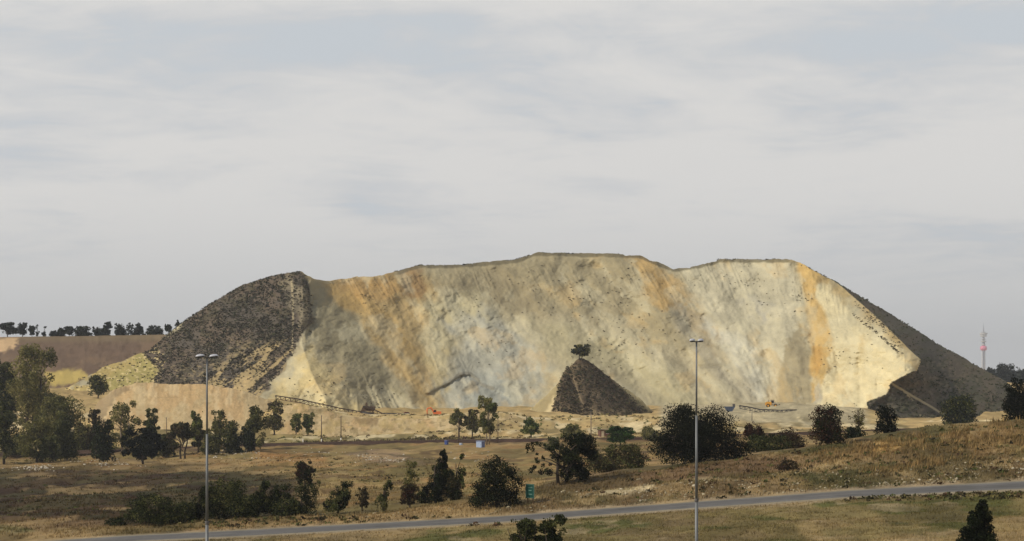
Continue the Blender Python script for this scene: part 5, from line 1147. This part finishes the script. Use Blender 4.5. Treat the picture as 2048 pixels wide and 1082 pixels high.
for s in (-0.5, 0.5): MB().tube([(0.6, s, 1.8), (1.8, s, 1.9), (2.9, s, 0.9)], [0.16, 0.16, 0.12], 6).build('lift_arm', M_CREAM, wl)
MB().prism([(2.6, 0.2), (3.9, 0.12), (3.9, 0.22), (2.9, 0.42), (2.8, 1.25), (3.2, 1.5), (2.6, 1.5), (2.45, 0.8)], -1.35, 1.35).build('bucket', M_DARK, wl)
for wx in (-1.75, 1.25):
    for s in (-1, 1):
        w_ = empty('wheel', (wx, s * 1.0, 0.78)); w_.parent = wl; w_.rotation_euler = (R(90), 0, 0)
        MB().lathe([(0.42, -0.27), (0.70, -0.28), (0.80, -0.16), (0.80, 0.16), (0.70, 0.28), (0.42, 0.27)], 20).build('tyre', M_RUBBER, w_, True)
        MB().lathe([(0.40, -0.29), (0.44, -0.2), (0.44, 0.2), (0.40, 0.29)], 16).build('rim', M_YELLOW, w_)
# excavator, house at right, boom folding over to the left
Y = 838; X = float(px2x(872, Y)); z0 = gz(872, Y)
ex = tag(empty('excavator', (X, Y, z0), R(4)), 'orange excavator with its boom bent over to the left at the foot of the face', 'excavator')
for s in (-1, 1): MB().prism([(-1.9, 0.25), (-1.5, 0.0), (1.5, 0.0), (1.9, 0.25), (1.9, 0.6), (1.5, 0.85), (-1.5, 0.85), (-1.9, 0.6)], s * 1.0 - 0.28, s * 1.0 + 0.28).build('track', M_DARK, ex)
MB().lathe([(0.7, 0.7), (0.7, 1.05)], 16).build('turntable', M_DARK, ex)
MB().prism([(-1.2, 1.05), (2.1, 1.05), (2.2, 1.9), (1.8, 2.2), (-0.2, 2.2), (-1.2, 1.6)], -1.15, 1.15).build('house', M_ORANGE, ex)
cb_ = MB().prism([(-1.3, 1.5), (0.1, 1.5), (0.1, 2.9), (-0.9, 2.9), (-1.3, 2.2)], -1.12, -0.2).build('cab', M_ORANGE, ex)
MB().prism([(-1.1, 1.8), (0.0, 1.8), (0.0, 2.75), (-0.8, 2.75), (-1.1, 2.2)], -1.15, -1.13).build('side_window', M_GLASS, cb_)
b = MB()
for a_, c_, w_ in (((-0.8, 0.3, 1.6), (-2.0, 0.3, 3.7), 0.30), ((-2.0, 0.3, 3.7), (-3.5, 0.3, 3.4), 0.27)): b.tube([a_, c_], [w_, w_ * 0.85], 6)
b.build('boom', M_ORANGE, ex)
MB().tube([(-3.5, 0.3, 3.5), (-3.7, 0.3, 2.4), (-3.5, 0.3, 1.1)], [0.22, 0.24, 0.15], 6).build('stick', M_ORANGE, ex)
MB().tube([(-1.0, 0.3, 2.1), (-2.3, 0.3, 3.3)], 0.09, 6).build('hydraulic_ram', M_GREYST, ex)
MB().prism([(-3.9, 1.2), (-3.3, 1.2), (-2.9, 0.7), (-3.0, 0.2), (-3.5, 0.15), (-3.7, 0.5)], -0.2, 0.8).build('bucket', M_DARK, ex)

# ------------------------------------------------------------------ far communications tower
Y = 8400.0; X = float(px2x(1967, Y)); TS = 8400 / 5000; z0 = float(py2z(756, Y)); zt_ = lambda p: float(py2z(p, Y)) - z0
tw = tag(empty('communications_tower', (X, Y, z0)), 'tall hazy communications tower with a pink drum on the far right horizon', 'tower')
MB().lathe([(5.5 * TS, -5), (4.6 * TS, zt_(738)), (4.3 * TS, zt_(700))], 20).build('shaft', M_CONC, tw, True)
MB().box((-1.8 * TS, -2.9 * TS, (zt_(737) + zt_(702)) / 2), (3.0 * TS, 4.0 * TS, zt_(702) - zt_(737))).build('lift_shaft', M_CONCD, tw)
MB().lathe([(3.8 * TS, zt_(701.2)), (7.4 * TS, zt_(700)), (8.2 * TS, zt_(697)), (7.6 * TS, zt_(693)), (3.8 * TS, zt_(691.5))], 24).build('pink_drum', M_PINK, tw, True)
MB().lathe([(3.6 * TS, zt_(700)), (3.0 * TS, zt_(676))], 16).build('upper_shaft', M_CONCD, tw, True)
for a_, b_, r_ in ((690.5, 687.5, 4.6), (684, 681.5, 7.0), (679, 677.6, 5.8), (673.5, 670.5, 7.8), (669.5, 666, 9.2), (665, 663.4, 6.0)):
    r_ *= TS
    MB().lathe([(r_ * 0.8, zt_(a_)), (r_, zt_(a_) + 0.8), (r_, zt_(b_) - 0.6), (r_ * 0.85, zt_(b_))], 24).build('gallery', M_CONC, tw)
MB().lathe([(2.0 * TS, zt_(676)), (1.5 * TS, zt_(662)), (0.8 * TS, zt_(655)), (0.3 * TS, zt_(646))], 10).build('mast', M_CONCD, tw, True)

# ------------------------------------------------------------------ air
hzm = bpy.data.materials.new('haze'); hzm.use_nodes = True; nt = hzm.node_tree; nt.nodes.clear()
pv = nt.nodes.new('ShaderNodeVolumePrincipled'); pv.inputs['Color'].default_value = (0.94, 0.95, 0.97, 1); pv.inputs['Density'].default_value = 0.00007; pv.inputs['Anisotropy'].default_value = 0.15
mo = nt.nodes.new('ShaderNodeOutputMaterial'); nt.links.new(pv.outputs[0], mo.inputs['Volume'])
zlo = float(min(ZZ.min(), zn - 4)) - 1.0
o = MB().box((0, 6200, (zlo + 360) / 2), (24000, 13000, 360 - zlo)).build('haze', hzm)
tag(o, kind='stuff')
